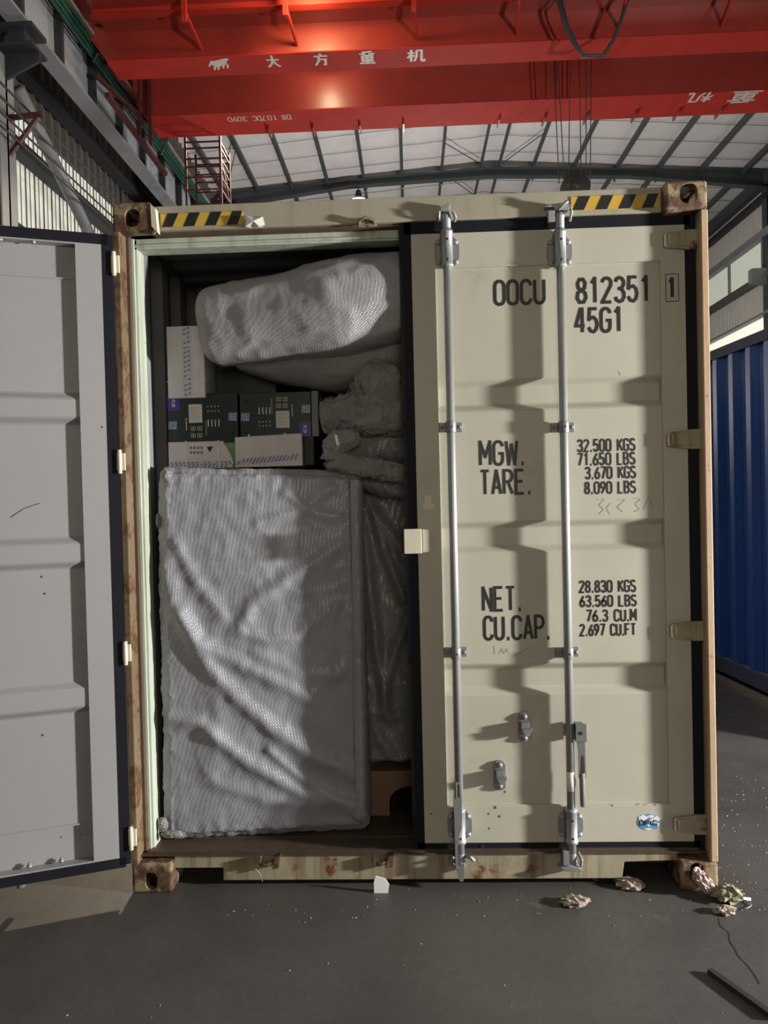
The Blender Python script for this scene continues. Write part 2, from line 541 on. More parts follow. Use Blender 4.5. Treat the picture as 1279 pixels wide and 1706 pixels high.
def write(mb, text, u0, v0, u1, v1, y, hw=0.0042, gap=0.19):
    """text on the plane Y = y, between two opposite corners given in the photograph"""
    a, b = P(u0, v0, y), P(u1, v1, y)
    x0, z1, x1, z0 = a.x, a.z, b.x, b.z
    h = (z1 - z0) - 2 * hw
    tot = sum(ADV.get(c, .44) for c in text) + gap * (len(text) - 1)
    sx = (x1 - x0 - 2 * hw) / tot
    x = 0
    for c in text:
        def pos(p, q, x=x):
            return Vector((x0 + hw + p, y, z0 + hw + q))
        if c in '.,':
            ribbon(mb, [((x + .02) * sx, hw * 0.4), ((x + .14) * sx, hw * 0.4)], hw * 1.3, pos)
        elif c != ' ':
            for si, st in enumerate(G[c]):
                ribbon(mb, [((x + p) * sx, q * h) for p, q in st], hw, pos)
        x += ADV.get(c, .44) + gap


# ---------------------------------------------------------------- hall: floor, roof, walls
struct(MB().box(-14, 16, -14, 40, -0.2, 0), 'floor', 'concrete')

RX, RZ, XL, XR = 2.4, 10.95, -5.4, 10.0


def roofz(x):
    return RZ - (RX - x) * 0.075 if x < RX else RZ - (x - RX) * 0.075


mb = MB()
ny = 90
for side in (0, 1):
    xs = [XL + (RX - XL) * i / 40 for i in range(41)] if side == 0 else [RX + (XR - RX) * i / 40 for i in range(41)]
    vs, fs = [], []
    for j in range(ny + 1):
        y = -6 + 38 * j / ny
        for x in xs:
            sag = 0.035 * (1 - abs(math.sin((x - RX) / 1.13 * math.pi)) ** 0.5) * 0 - 0.03 * abs(math.sin((y - 0.2) * math.pi / 0.9)) ** 0.5
            vs.append((x, y, roofz(x) + sag + 0.02 * noise.noise((x * 2, y * 2.5, 0)) + 0.018 * noise.noise((x * 6, y * 9, 2))))
    for j in range(ny):
        for i in range(40):
            a = j * 41 + i
            fs.append((a, a + 1, a + 42, a + 41))
    mb.smooth = True
    mb.add(vs, fs)
mb.smooth = False
mb.box(XL, RX, -6, 32, roofz(XL) + 0.9, roofz(XL) + 0.95).box(RX, XR, -6, 32, roofz(XL) + 0.9, roofz(XL) + 0.95)
struct(mb, 'ceiling', 'roof')

k = 1
for x in (-4.95, -4.05, -3.1, -2.1, -1.1, -0.05, 1.04, 2.12, 2.62, 3.55, 4.65, 5.8, 6.9, 8.05, 9.2):
    z = roofz(x) - 0.05
    m_ = MB().box(x - 0.005, x + 0.005, -6, 32, z - 0.17, z).box(x - 0.035, x + 0.035, -6, 32, z - 0.175, z - 0.165)
    struct(m_, 'trim_%d' % k, 'frame_grey')
    k += 1
for i in range(12):          # strap wires carrying the insulation
    y = 13.7 + i * 0.9
    m_ = MB()
    for (xa, xb) in ((XL, RX), (RX, XR)):
        q = [(xa + (xb - xa) * j / 24, y + .03 * noise.noise((j, i, 0)), roofz(xa + (xb - xa) * j / 24) - .055 + .02 * noise.noise((j * .8, i, 5))) for j in range(25)]
        m_.tube(q, .006, 6)
    struct(m_, 'trim_%d' % k, 'frame_grey')
    k += 1


def rafter_prism(m_, y, halfw):
    # haunched rafter: shallow at the ridge, deep at the eaves
    top = [(XL + 0.2, 10.30), (RX, 10.70), (XR - 0.1, 10.32)]
    m_.prism([(XL + 0.2, 9.88), (-1.5, 10.33), (RX, 10.46), (6.2, 10.30), (XR - 0.1, 9.86)] + top[::-1], y - halfw, y + halfw)


for j, y in enumerate((5.9, 11.9, 17.9, 23.9)):
    t = thing('roof_rafter', (RX, y, 9.8), ['steel roof rafter over the container, hidden above the red crane', 'steel roof rafter right behind the red crane girders',
              'dark grey-green steel rafter arching across the white roof above the container', 'farthest steel roof rafter at the back of the hall'][j], 'rafter', 'steel roof rafters')
    m_ = MB()
    rafter_prism(m_, y, 0.006)
    m_.build('web', 'frame_grey', t)
    m_ = MB()
    for a, b in (((XL + .2, 9.88), (-1.5, 10.33)), ((-1.5, 10.33), (RX, 10.46)), ((RX, 10.46), (6.2, 10.30)), ((6.2, 10.30), (XR - .1, 9.86)),
                 ((XL + .2, 10.30), (RX, 10.70)), ((RX, 10.70), (XR - .1, 10.32))):
        m_.bar((a[0], y, a[1]), (b[0], y, b[1]), 0.2, 0.02)
    m_.build('flange', 'frame_grey', t)
    for x in (-4.1, -3.1, -2.1, -1.1, -0.05, 1.04, 3.55, 4.65, 5.8, 6.9, 8.05, 9.2):
        zt = 10.30 + (x - XL) / (RX - XL) * 0.40 if x < RX else 10.70 - (x - RX) / (XR - RX) * 0.38
        MB().bar((x, y + 0.05, zt - 0.32), (x + 0.06, y + 0.5, zt + 0.02), 0.04, 0.04).build('fly_brace', 'beam_grey', t)
m_ = MB()
for (x0, y0, x1, y1) in ((1.04, 16.2, 2.1, 17.7), (3.5, 16.0, 2.7, 17.7), (1.2, 18.2, 2.1, 19.8), (-4.0, 15.0, -4.9, 17.6)):
    m_.tube([(x0, y0, roofz(x0) - 0.19), (x1, y1, roofz(x1) - 0.19)], 0.012, 6)
struct(m_, 'trim_%d' % k, 'frame_grey')
k += 1


def corrugated(m_, X, y0, y1, z0, z1, side, pitch=0.2, dep=0.03):
    n = int((y1 - y0) / pitch)
    prof = []
    for i in range(n):
        a = y0 + i * pitch
        prof += [(a, 0), (a + pitch * .62, 0), (a + pitch * .72, dep), (a + pitch * .9, dep)]
    prof.append((y0 + n * pitch, 0))
    vs = []
    for (y, d) in prof:
        vs += [(X + side * d, y, z0), (X + side * d, y, z1)]
    m_.add(vs, [(2 * i, 2 * i + 1, 2 * i + 3, 2 * i + 2) for i in range(len(prof) - 1)])


# left wall: opaque cladding above, lit translucent sheeting below
m_ = MB()
corrugated(m_, XL, -6, 32, 7.15, 10.5, 1, 0.26, 0.05)
corrugated(m_, XL, -6, 32, 0, 4.2, 1, 0.26, 0.05)
m_.k = 1
corrugated(m_, XL, -6, 32, 4.2, 7.15, 1, 0.26, 0.012)
m_.box(XL - .02, XL + 0.055, 8.6, 12.6, 8.38, 8.45)
m_.k = 0
for i in range(146):
    y = -6 + i * 0.26
    m_.box(XL + 0.015, XL + 0.032, y + .20, y + .212, 4.2, 7.15).box(XL + 0.015, XL + 0.025, y + .07, y + .078, 4.2, 7.15)
struct(m_, 'wall_left', ['clad', 'sheet_lit'])
for z, hh in ((7.62, 0.14), (6.45, 0.16), (5.3, 0.14), (8.6, .1)):
    struct(MB().box(XL + 0.05, XL + 0.25, -6, 32, z, z + hh), 'trim_%d' % k, 'column')
    k += 1
# right wall
m_ = MB()
corrugated(m_, XR, -6, 32, 8.72, 10.5, -1, 0.2, 0.03)
corrugated(m_, XR, -6, 32, 6.5, 7.5, -1, 0.2, 0.03)
corrugated(m_, XR, -6, 32, 0, 5.6, -1, 0.2, 0.03)
m_.k = 1
corrugated(m_, XR, -6, 32, 5.6, 6.5, -1, 0.2, 0.03)
struct(m_, 'wall_right', ['clad_light', 'sheet_bright'])
for z0, z1, mt in ((8.58, 8.78, 'column_light'), (7.42, 7.60, 'clad'), (6.46, 6.53, 'column_light'), (9.95, 10.3, 'frame_grey'), (9.6, 9.75, 'column')):
    struct(MB().box(XR - 0.22, XR - 0.04, -6, 32, z0, z1), 'trim_%d' % k, mt)
    k += 1
m_ = MB()
for i in range(17):
    y = -5.9 + 2.2 * i
    m_.box(XR - 0.08, XR - 0.02, y, y + 0.09, 7.6, 8.58)
m_.k = 1
m_.box(XR - 0.02, XR + 0.02, -6, 32, 7.55, 8.62)
struct(m_, 'window_1', ['column_light', 'glass_lit'])
# back wall closing the hall
m_ = MB()
m_.prism([(XL, 0), (XR, 0), (XR, 10.5), (RX, 11.1), (XL, 10.5)], 32, 32.1)
struct(m_, 'wall_back', 'clad_light')

# right columns with crane brackets
for j, y in enumerate((11.9, 17.95)):
    t = thing('steel_column', (9.75, y, 0), ['steel wall column on the right, nearer the camera', 'grey steel column at the right edge beside the window strip'][j], 'column', 'steel wall columns')
    MB().box(9.84, 9.99, y - .01, y + .01, 0, 10.0).box(9.82, 9.84, y - .13, y + .13, 0, 10.0).box(9.93, 9.95, y - .13, y + .13, 0, 10).build('shaft', 'frame_grey', t)
    MB().prism([(9.84, 7.25), (9.84, 7.68), (9.42, 7.68), (9.42, 7.30)], y - .12, y + .12).build('crane_bracket', 'column_light', t)

# left columns, corbels, diagonal pipe, cable lines
for j, y in enumerate((5.75, 11.9, 17.9)):
    t = thing('steel_column', (-5.0, y, 0), ['dark steel column at the left edge carrying the crane runway', 'dark steel column behind the left corner of the container',
              'farthest dark steel column along the left wall'][j], 'column', 'steel wall columns')
    MB().box(-5.32, -4.70, y - .02, y + .02, 0, 10.1).box(-5.34, -5.31, y - .17, y + .17, 0, 10.1).box(-4.95, -4.93, y - .17, y + .17, 7.3, 10.1).build('shaft', 'column', t)  # dark tone holds the shade on the shaft's unlit front
    MB().box(-4.72, -4.70, y - .17, y + .17, 0, 7.0).build('flange', 'column_light', t)  # paler copy of the steel, light on this flange put into its colour
    MB().box(-4.98, -4.28, y - .18, y + .18, 7.02, 7.06).prism([(-4.7, 6.72), (-4.7, 7.02), (-4.28, 7.02), (-4.28, 6.92)], y - .02, y + .02) \
        .box(-4.98, -4.28, y - .18, y + .18, 7.24, 7.29).box(-4.6, -4.4, y - .12, y + .12, 7.06, 7.24).build('corbel', 'column', t)
m_ = MB()
m_.tube([PX(30, 148, -4.8), PX(140, 372, -4.8)], 0.085, 12)
m_.tube([PX(140, 372, -4.8), PX(140, 372, -4.8) + (PX(140, 372, -4.8) - PX(30, 148, -4.8)) * 0.6], 0.085, 12)
struct(m_, 'trim_%d' % k, 'beam_grey')
k += 1
t = thing('cable_line', (-4.35, 5.9, 6.0), 'parallel dark cable lines running along the left wall on angle brackets', 'cable')
for i, zz in enumerate((6.35, 6.22, 6.08, 5.95)):
    MB().tube([(-4.45 - .03 * i, -2, zz), (-4.45 - .03 * i, 14, zz + .02)], 0.014, 6).build('cable', 'column', t)
for y in (5.8, 11.7):
    MB().bar((-4.72, y, 6.3), (-4.3, y, 6.33), 0.05, 0.05).bar((-4.72, y, 5.85), (-4.35, y, 6.3), 0.05, 0.04).build('bracket', 'red_dark', t)

# runway beam on the left
t = thing('crane_runway_beam', (-4.45, 13, 7.29), 'light grey crane runway beam with stiffeners along the left wall', 'beam')
MB().box(-4.58, -4.34, -6, 31, 7.29, 7.33).build('flange', 'beam_grey', t)
MB().box(-4.60, -4.30, -6, 31, 8.03, 8.07).box(-4.49, -4.41, -6, 31, 8.07, 8.17).build('rail', 'column', t)
MB().box(-4.46, -4.445, -6, 31, 7.33, 8.03).build('web', 'web_grey', t)
y = -5.5
i = 0
while y < 30.5:
    MB().box(-4.445, -4.345, y - .02, y + .05, 7.33, 8.03).build('stiffener', 'column', t)
    y += 1.0
# walkway panels / conductor rails on the inside of the runway
t = thing('conductor_rail', (-4.15, 12, 7.6), 'green covered conductor rails bundled along the left crane runway', 'rail')
for i in range(5):
    MB().box(-4.26 + .028 * i, -4.235 + .028 * i, -5, 30, 7.80 + .045 * i, 7.83 + .045 * i).build('conductor', 'green_rail' if i < 4 else 'column_light', t)
for i in range(24):
    y = -4 + 1.4 * i
    MB().box(-4.45, -4.12, y, y + .04, 7.98, 8.02).bar((-4.26, y + .02, 7.76), (-4.12, y + .02, 8.02), 0.04, 0.03).build('hanger', 'column', t)

# high-bay lamp in view
p = P(597, 325, 17.9)
t = thing('high_bay_lamp', (p.x, 17.9, p.z - .15), 'small dark bell-shaped high-bay lamp hanging below the rafter', 'lamp')
MB().tube([(p.x, 17.9, p.z + .05), (p.x, 17.9, p.z + .5)], 0.015, 6).build('cord', 'steel_black', t)
MB().tube([(p.x, 17.9, p.z + .12), (p.x, 17.9, p.z - .02)], [.07, .09], 12).build('ballast', 'steel_black', t)
MB().tube([(p.x, 17.9, p.z - .02), (p.x, 17.9, p.z - .08), (p.x, 17.9, p.z - .15)], [.06, .16, .25], 16, False).build('shade', 'galv_dark', t)
MB().tube([(p.x, 17.9, p.z - .10), (p.x, 17.9, p.z - .13)], [.18, .19], 16).build('lens', 'lamp_white', t)

# ---------------------------------------------------------------- overhead crane
cr = thing('overhead_crane', (2.5, 8.0, 7.6), 'red double-girder overhead crane spanning the hall above the container', 'crane')
XA, XB = -3.95, 9.3
g1 = MB().prism([(XA - .35, 8.1), (XA, 7.60), (XB, 7.60), (XB, 8.85), (XA - .35, 8.85)], 6.98, 7.33).build('girder', 'red', cr)
m_ = MB().box(XA, XB, 6.93, 7.38, 7.585, 7.60)
fl1 = m_.build('bottom_flange', 'red_matt', g1)
g2 = MB().prism([(XA - .35, 8.1), (XA, 7.60), (XB, 7.60), (XB, 8.85), (XA - .35, 8.85)], 8.44, 9.02).build('girder', 'red', cr)
m_ = MB().box(XA, XB, 8.39, 9.07, 7.585, 7.60)
m_.build('bottom_flange', 'red_matt', g2)
# lettering on the undersides
zt = 7.583


def under_sign(mb, glyph, u0, v0, u1, v1, rot180=False, hw=0.016):
    a, b = PZ(u0, v0, zt), PZ(u1, v1, zt)       # a: top-left, b: bottom-right as seen
    def pos(p, q):
        if rot180:
            p, q = 1 - p, 1 - q
        return Vector((a.x + (b.x - a.x) * p, b.y + (a.y - b.y) * q, zt))
    # keep stroke width even: work in metres
    wx, wy = abs(b.x - a.x), abs(a.y - b.y)
    for st in HAN[glyph]:
        ribbon(mb, [(p * wx, q * wy) for p, q in st], hw, lambda p, q: pos(p / wx, q / wy))


m_ = MB()
for gl, u in (('big', 454), ('square', 534), ('heavy', 611), ('machine', 692)):
    vc = 102 - (u - 454) * 0.041
    m_ = MB()
    under_sign(m_, gl, u - 14.5, vc - 9.5, u + 15, vc + 9.5, hw=0.017)
    m_.build('lettering', 'letter_white', g1)
m_ = MB()
# running animal emblem as a soft blob with legs
def blob(u, v, ru, rv):
    pts = [PZ(u + ru * math.cos(a * .524), v + rv * math.sin(a * .524), zt) for a in range(12)]
    LAYER[0] += 1
    m_.add([q - Vector((0, 0, .0003 * (LAYER[0] % 9))) for q in pts], [tuple(range(12))])
for (u, v, ru, rv) in ((362, 106, 8, 6), (370, 104, 8, 6), (353, 105, 4, 4), (376, 99, 5, 2.0), (358, 112, 2.2, 5), (364, 112, 2.2, 5), (372, 110, 2, 4), (379, 110, 2, 4), (349, 109, 1.5, 3)):
    blob(u, v, ru, rv)
m_.build('animal_emblem', 'letter_white', g1)
m_ = MB()
under_sign(m_, 'machine', 1150, 155, 1181, 170, True, 0.018)
m_.build('lettering', 'letter_white', g2)
m_ = MB()
under_sign(m_, 'heavy', 1221, 153, 1256, 170, True, 0.018)
m_.build('lettering', 'letter_white', g2)
m_ = MB()
for i, u in enumerate((380, 388, 396, 405, 421, 429, 437, 446, 455, 470, 478)):
    a = PZ(u, 198 - (u - 380) * .04, zt)
    gl = ['0', '9', '0', '3', 'C', 'D', '7', '0', '1', '8', 'D'][i]
    for st in G[gl]:
        ribbon(m_, [(p * .12, q * .14) for p, q in st], 0.007, lambda p, q: Vector((a.x - p + .05, a.y + q - .05, zt)))
m_.build('lettering', 'letter_white', g2)
# fins below the far edge of the second girder, near side walkway
for i, u in enumerate((448, 522, 600, 672, 830, 905, 975, 1055, 1125, 1195)):
    v = 219 - (u - 300) * 0.036
    x = PZ(u, v, 7.58).x
    MB().box(x - .012, x + .012, 8.82, 9.09, 7.52, 7.585).build('walkway_bracket', 'red', g2)
wk = MB().box(XA, XB, 5.95, 6.98, 8.0, 8.02).build('walkway', 'red', cr)
MB().box(XA, XB, 6.50, 6.56, 7.90, 8.0).box(XA, XB, 6.44, 6.56, 7.895, 7.905).build('edge_beam', 'red_matt', wk)
MB().box(XA, XB, 5.93, 5.96, 7.93, 8.14).build('kick_plate', 'red_matt', wk)
for i, u in enumerate((300, 472, 690, 870, 1055, 1240)):
    x = P(u, 30, 6.2).x
    MB().box(x - .03, x + .03, 6.35, 6.41, 7.72 if i < 3 else 7.86, 8.0).bar((x, 6.4, 7.86), (x + .05, 6.98, 7.72), 0.03, 0.05).build('bracket', 'red_matt', wk)
MB().box(XA, XB, 9.02, 9.60, 7.98, 8.0).build('far_walkway', 'red', g2)
# end truck and pipework at the left end
et = MB().box(-4.60, -4.30, 6.2, 9.9, 8.19, 8.62).box(-4.30, -3.95, 6.95, 7.35, 8.1, 8.8).box(-4.30, -3.95, 8.45, 9.0, 8.1, 8.8).build('end_truck', 'red', cr)
for y in (6.6, 9.5):
    MB().tube([(-4.52, y, 8.33), (-4.38, y, 8.33)], 0.16, 16).build('wheel', 'steel_black', et)
m_ = MB()
m_.bar((-3.86, 8.36, 7.15), (-3.86, 8.36, 8.3), .05, .05).bar((-3.98, 8.25, 7.25), (-3.98, 8.25, 8.3), .04, .04)
m_.bar((-4.25, 7.3, 7.62), (-3.9, 9.2, 7.62), .05, .05).bar((-4.15, 7.4, 7.85), (-3.92, 9.2, 7.8), .06, .06)
m_.bar((-4.10, 7.3, 7.35), (-3.98, 9.4, 7.15), .07, .07)
m_.build('end_platform', 'red_dark', et)
# service cage below the far girder
x0, x1, y0, y1, zb, ztp = -3.55, -2.98, 9.12, 9.72, 6.45, 7.60
m_ = MB()
for x in (x0, x1):
    for y in (y0, y1):
        m_.bar((x, y, zb), (x, y, ztp), .035, .035)
for i, z in enumerate((6.75, 6.95, 7.12, 7.25, 7.42, 7.52)):
    m_.bar((x0, y0, z), (x1, y0, z), .022, .022)
    m_.bar((x1, y0, z), (x1, y1, z), .022, .022)
    m_.bar((x0, y1, z), (x1, y1, z), .022, .022)
m_.bar((x1, y0, 7.3), (x1, y1, 6.7), .02, .02)
cg = m_.build('service_cage', 'red_dark', cr)
MB().box(x0, x1, y0, y1, zb - .02, zb).build('cage_floor', 'red', cg)
# ropes and hook block
hp = P(960, 314, 7.9)
hb_ = MB().tube([(hp.x - .02, 7.82, hp.z), (hp.x - .02, 7.98, hp.z)], 0.205, 28).tube([(hp.x - .02, 7.78, hp.z), (hp.x - .02, 8.02, hp.z)], 0.07, 16) \
    .box(hp.x - .10, hp.x + .06, 7.80, 8.0, hp.z - .45, hp.z).build('hook_block', 'steel_black', cr)
hk = [(hp.x - .02 + .09 * math.sin(a), 7.9, hp.z - .62 - .09 * math.cos(a)) for a in [x * .4 - 2.9 for x in range(13)]]
MB().tube([(hp.x - .02, 7.9, hp.z - .42), (hp.x - .02, 7.9, hp.z - .53)] + hk, .03, 8).build('hook', 'steel_black', hb_)
for ut, ub in ((919, 931), (925, 940), (951, 947), (964, 968), (977, 976), (986, 983)):
    a, b = P(ut, 60, 7.9), P(ub, 306, 7.9)
    MB().tube([a + Vector((0, 0, .4)), b], 0.0075, 6).build('rope', 'steel_black', cr)
MB().box(1.9, 3.2, 7.40, 8.40, 8.3, 8.75).build('trolley', 'red_dark', cr)
m_ = MB()
pl, pr = [], []
for (u, v) in ((925, -60), (930, 0), (940, 40), (955, 72), (971, 93)):
    pl.append(P(u, v, 6.6))
for (u, v) in ((1005, 93), (1022, 66), (1034, 35), (1045, 0), (1048, -60)):
    pr.append(P(u, v, 6.6))
m_.tube(pl + pr, 0.024, 8).tube([q + Vector((.05, .05, .02)) for q in pl[:4]] + [pl[4]], 0.018, 8)
m_.build('festoon_cable', 'steel_black', cr)
# the two lamps the crane carries
MB().box(-1.24, -1.04, 7.94, 8.16, 8.08, 8.2).tube([(-1.14, 8.1, 8.2), (-1.14, 8.3, 8.5)], .02, 6).build('bridge_lamp', 'steel_black', cr)

# ---------------------------------------------------------------- blue container on the right
bc = thing('shipping_container', (4.0, 8.0, 0), 'dark blue corrugated shipping container standing on the right side of the hall', 'shipping container', 'shipping containers')
A0, A1 = Vector((2.88, 1.42, 0)), Vector((1.88, 13.55, 0))        # foot of its left side, slightly turned
dr = (A1 - A0).normalized()
nr = Vector((dr.y, -dr.x, 0))


def bx(p):      # local: x = depth into the container, y = along, z
    return A0 + dr * p.y + nr * p.x + Vector((0, 0, p.z))


m_ = MB(bx)
L = 12.19
n = 43
prof = []
pit = (L - .3) / n
for i in range(n):
    a = .15 + i * pit
    prof += [(a, .045), (a + pit * .25, .045), (a + pit * .5, .008), (a + pit * .75, .008)]
prof.append((L - .15, .045))
vs = []
for (yy, d) in prof:
    vs += [(d, yy, .16), (d, yy, 2.80)]
m_.add(vs, [(2 * i, 2 * i + 1, 2 * i + 3, 2 * i + 2) for i in range(len(prof) - 1)])
m_.build('side_wall', 'blue', bc)
MB(bx).box(0, .06, .1, L - .1, 2.80, 2.885).build('top_rail', 'blue_dark', bc)
MB(bx).box(0, .06, .1, L - .1, .04, .17).build('bottom_rail', 'blue_dark', bc)
MB(bx).box(.05, 2.43, .02, L - .02, .12, .16).box(.05, 2.43, .02, L - .02, 2.84, 2.87).box(2.40, 2.43, .1, L - .1, .1, 2.86).box(.05, 2.4, .03, .08, .1, 2.86).box(.05, 2.4, L - .08, L - .03, .1, 2.86).build('body', 'blue', bc)
for yy in (0, L - .17):
    for xx in (0, 2.27):
        MB(bx).box(xx, xx + .17, yy, yy + .17, .16, 2.8).build('corner_post', 'blue', bc)
        for zz in (0, 2.778):
            MB(bx).box(xx, xx + .162, yy, yy + .178, zz, zz + .118).build('corner_casting', 'blue_dark', bc)

# ---------------------------------------------------------------- the beige container
ct = thing('shipping_container', (0, 0, 0), 'beige shipping container with rusty frame, left door swung open and right door closed', 'shipping container', 'shipping containers')


def stadium(cx, cz, hw, hh, n=8):
    r = min(hw, hh)
    pts = []
    for q, (sx, sz) in enumerate(((1, 1), (-1, 1), (-1, -1), (1, -1))):
        for i in range(n + 1):
            a = math.radians(90 * q + 90 * i / n)
            pts.append((cx + sx * (hw - r * .85) + r * .85 * math.cos(a), cz + sz * (hh - r * .85) + r * .85 * math.sin(a)))
    return pts


def casting(x0, x1, z0, z1, y0, y1, hole, sgn, label=None):
    """hollow corner casting with end, side and top/bottom apertures, cut with booleans"""
    tmp = []

    def mk(mb):
        me = bpy.data.meshes.new('t')
        me.from_pydata([tuple(p) for p in mb.v], [], mb.f)
        bm = bmesh.new()
        bm.from_mesh(me)
        bmesh.ops.recalc_face_normals(bm, faces=bm.faces)
        bm.to_mesh(me)
        bm.free()
        o = bpy.data.objects.new('t', me)
        COL.objects.link(o)
        tmp.append(o)
        return o
    base = mk(MB().box(x0, x1, y0, y1, z0, z1))
    bv = base.modifiers.new('b', 'BEVEL')
    bv.width = 0.012
    bv.segments = 3
    cutters = [MB().box(x0 + .028, x1 - .028, y0 + .028, y1 - .02, z0 + .024, z1 - .024),
               MB().prism(stadium(hole[0], hole[1], hole[2], hole[3]), y0 - .05, y0 + .06),
               MB().prism(stadium((y0 + y1) / 2, (z0 + z1) / 2, .045, .032), (x0 - .05) if sgn < 0 else x1 - .06, (x0 + .06) if sgn < 0 else x1 + .05, axis='x'),
               MB().prism(stadium((x0 + x1) / 2, (y0 + y1) / 2, .032, .06), (z1 - .06) if z0 > 1 else z0 - .05, (z1 + .05) if z0 > 1 else z0 + .06, axis='z')]
    for cmb in cutters:
        c = mk(cmb)
        md = base.modifiers.new('c', 'BOOLEAN')
        md.operation = 'DIFFERENCE'
        md.solver = 'EXACT'
        md.object = c
    dg = bpy.context.evaluated_depsgraph_get()
    dg.update()
    me = bpy.data.meshes.new_from_object(base.evaluated_get(dg))
    for o in tmp:
        bpy.data.objects.remove(o, do_unlink=True)
    me.materials.clear()
    me.materials.append(M['rust'])
    o = bpy.data.objects.new('corner_casting', me)
    COL.objects.link(o)
    o.parent = ct
    OFF[o] = Vector((0, 0, 0))
    return o


a, b = P(220, 363, 0), P(1147, 322, 0)
casting(-1.219, -1.057, 2.778, 2.896, 0, .178, (a.x, a.z, .032, .037), -1)
casting(1.049, 1.219, 2.778, 2.896, 0, .178, (b.x, b.z, .036, .040), 1)
a, b = P(252, 1470, 0), P(1161, 1453, 0)
casting(-1.219, -1.048, 0, .124, 0, .178, (a.x, a.z + .005, .026, .036), -1)
casting(1.066, 1.219, 0, .118, 0, .178, (b.x, b.z, .027, .037), 1)

# pale flap plate beside the upper left casting, as on the real frame
MB().prism([(-1.055, 2.885), (-1.035, 2.865), (-1.028, 2.765), (-1.052, 2.79)], -.004, .03).build('casting_gusset', 'cream', ct)

# corner posts
for s in (-1, 1):
    m_ = MB()
    m_.box(*(sorted((s * 1.219, s * 1.190))), 0.0, .16, .118, 2.778)
    po = m_.build('corner_post', 'rust_post' if s < 0 else 'pink_post', ct, 0.004)
    m_ = MB()
    m_.box(*(sorted((s * 1.190, s * 1.178))), 0.07, .17, .118, 2.778)
    m_.build('post_groove', 'rust_groove' if s < 0 else 'rubber', po)
    m_ = MB()
    m_.box(*(sorted((s * 1.180, s * 1.155))), 0.107, .19, .12, 2.778)
    m_.box(*(sorted((s * 1.180, s * 1.165))), 0.096, .107, .12, 2.778)
    m_.build('door_jamb', 'jamb', po, 0.003)
# header
hd = MB().box(-1.057, 1.049, .008, .075, 2.786, 2.888).box(-1.057, 1.049, .012, .19, 2.875, 2.885).build('header', 'beige_header', ct, 0.004)
MB().box(-1.178, 1.178, .107, .19, 2.735, 2.80).box(-1.178, 1.178, .098, .107, 2.742, 2.752).build('lintel', 'jamb', ct)
MB().box(-1.165, 1.165, .03, .107, 2.775, 2.790).build('lintel_groove', 'rust_groove', hd)
m_ = MB()
for (u0, v0, u1, v1, n, u_) in ((262, 352, 401, 376, 4, 0), (954, 323, 1102, 344, 4, 1)):
    a, b = P(u0, v0, .004), P(u1, v1, .004)
    tl = P(u0, v0 + (2 if not u_ else 0), .004)
    m_ = MB()
    x0, x1 = a.x, b.x
    z1, z0 = (a.z + .0), (a.z - .056)
    m_.k = 0
    m_.box(x0, x1, .0045, .008, z0, z1)
    m_.k = 1
    w5 = (x1 - x0) / 7.2
    for i in range(4):
        xs = x0 + w5 * (0.1 + 1.9 * i)
        tp = min(xs + w5 * .55 + w5 * .95, x1)
        m_.prism([(xs, z0), (min(xs + w5 * .95, x1), z0), (tp, z1), (min(xs + w5 * .55, x1 - .002), z1)], .0035, .0045)
    m_.build('hazard_tape', ['yellow', 'blackpaint'], hd)
# broken lashing bars on the header and sill
for (u, v) in ((610, 366),):
    c = P(u, v, 0)
    m_ = MB()
    m_.tube([c + Vector((-.035, .01, -.01)), c + Vector((-.03, -.02, .0)), c + Vector((-.005, -.022, .012)), c + Vector((.03, -.02, .0)), c + Vector((.035, .01, -.01))], .007, 8)
    m_.box(c.x - .035, c.x - .01, -.004, .008, c.z - .02, c.z + .015).box(c.x + .008, c.x + .033, -.004, .008, c.z - .018, c.z + .014)
    m_.build('lashing_ring', 'rust', hd)

# sill with fork notches
X = lambda u, v: P(u, v, .01)
zs1 = .145
nl0, nl1 = X(275, 1455).x, X(368, 1455).x
nr0, nr1 = X(1040, 1450).x, X(1125, 1450).x
sl = MB().prism([(-1.05, .095), (nl0 + .01, .095), (nl0 + .01, .090), (nl1, .090), (nl1, .036), (nr0, .036), (nr0 + .01, .105), (nr1, .110), (1.068, .110), (1.068, zs1), (-1.05, zs1)], .01, .16).build('sill', 'beige_worn', ct, 0.003)
MB().box(-1.19, 1.19, .0, .19, zs1, zs1 + .006).box(-1.16, 1.16, .012, .03, zs1, zs1 + .016).build('threshold', 'plank', sl)
MB().box(-1.05, 1.068, .16, .2, .03, .145).build('cross_member', 'rust_groove', sl)
for (u, v, w_) in ((441, 1438, .045), (635, 1436, .035)):
    c = P(u, v, 0)
    m_ = MB()
    m_.box(c.x - w_, c.x - w_ + .025, -.022, .01, c.z - .02, c.z + .018)
    m_.prism([(c.x + w_ - .02, c.z - .028), (c.x + w_ + .01, c.z - .022), (c.x + w_ + .018, c.z + .03), (c.x + w_ - .004, c.z + .022)], -.024, .01)
    m_.tube([c + Vector((-w_, -.012, .005)), c + Vector((0, -.02, -.012)), c + Vector((w_, -.012, .006))], .007, 8)
    m_.build('lashing_ring', 'rust', sl)
c = P(430, 1440, -.015)
MB().tube([c, c + Vector((-.02, -.005, -.03)), c + Vector((.0, -.008, -.045)), c + Vector((.01, -.01, -.08))], .0022, 6).build('wire', 'galv_dark', sl)

# body: corrugated side walls, roof, floor, front wall
def corr_profile(y0, y1, pit, d):
    out = []
    yy = y0
    while yy < y1:
        out += [(yy, 0), (yy + pit * .3, 0), (yy + pit * .5, d), (yy + pit * .8, d)]
        yy += pit
    return [p for p in out if p[0] <= y1] + [(y1, 0)]


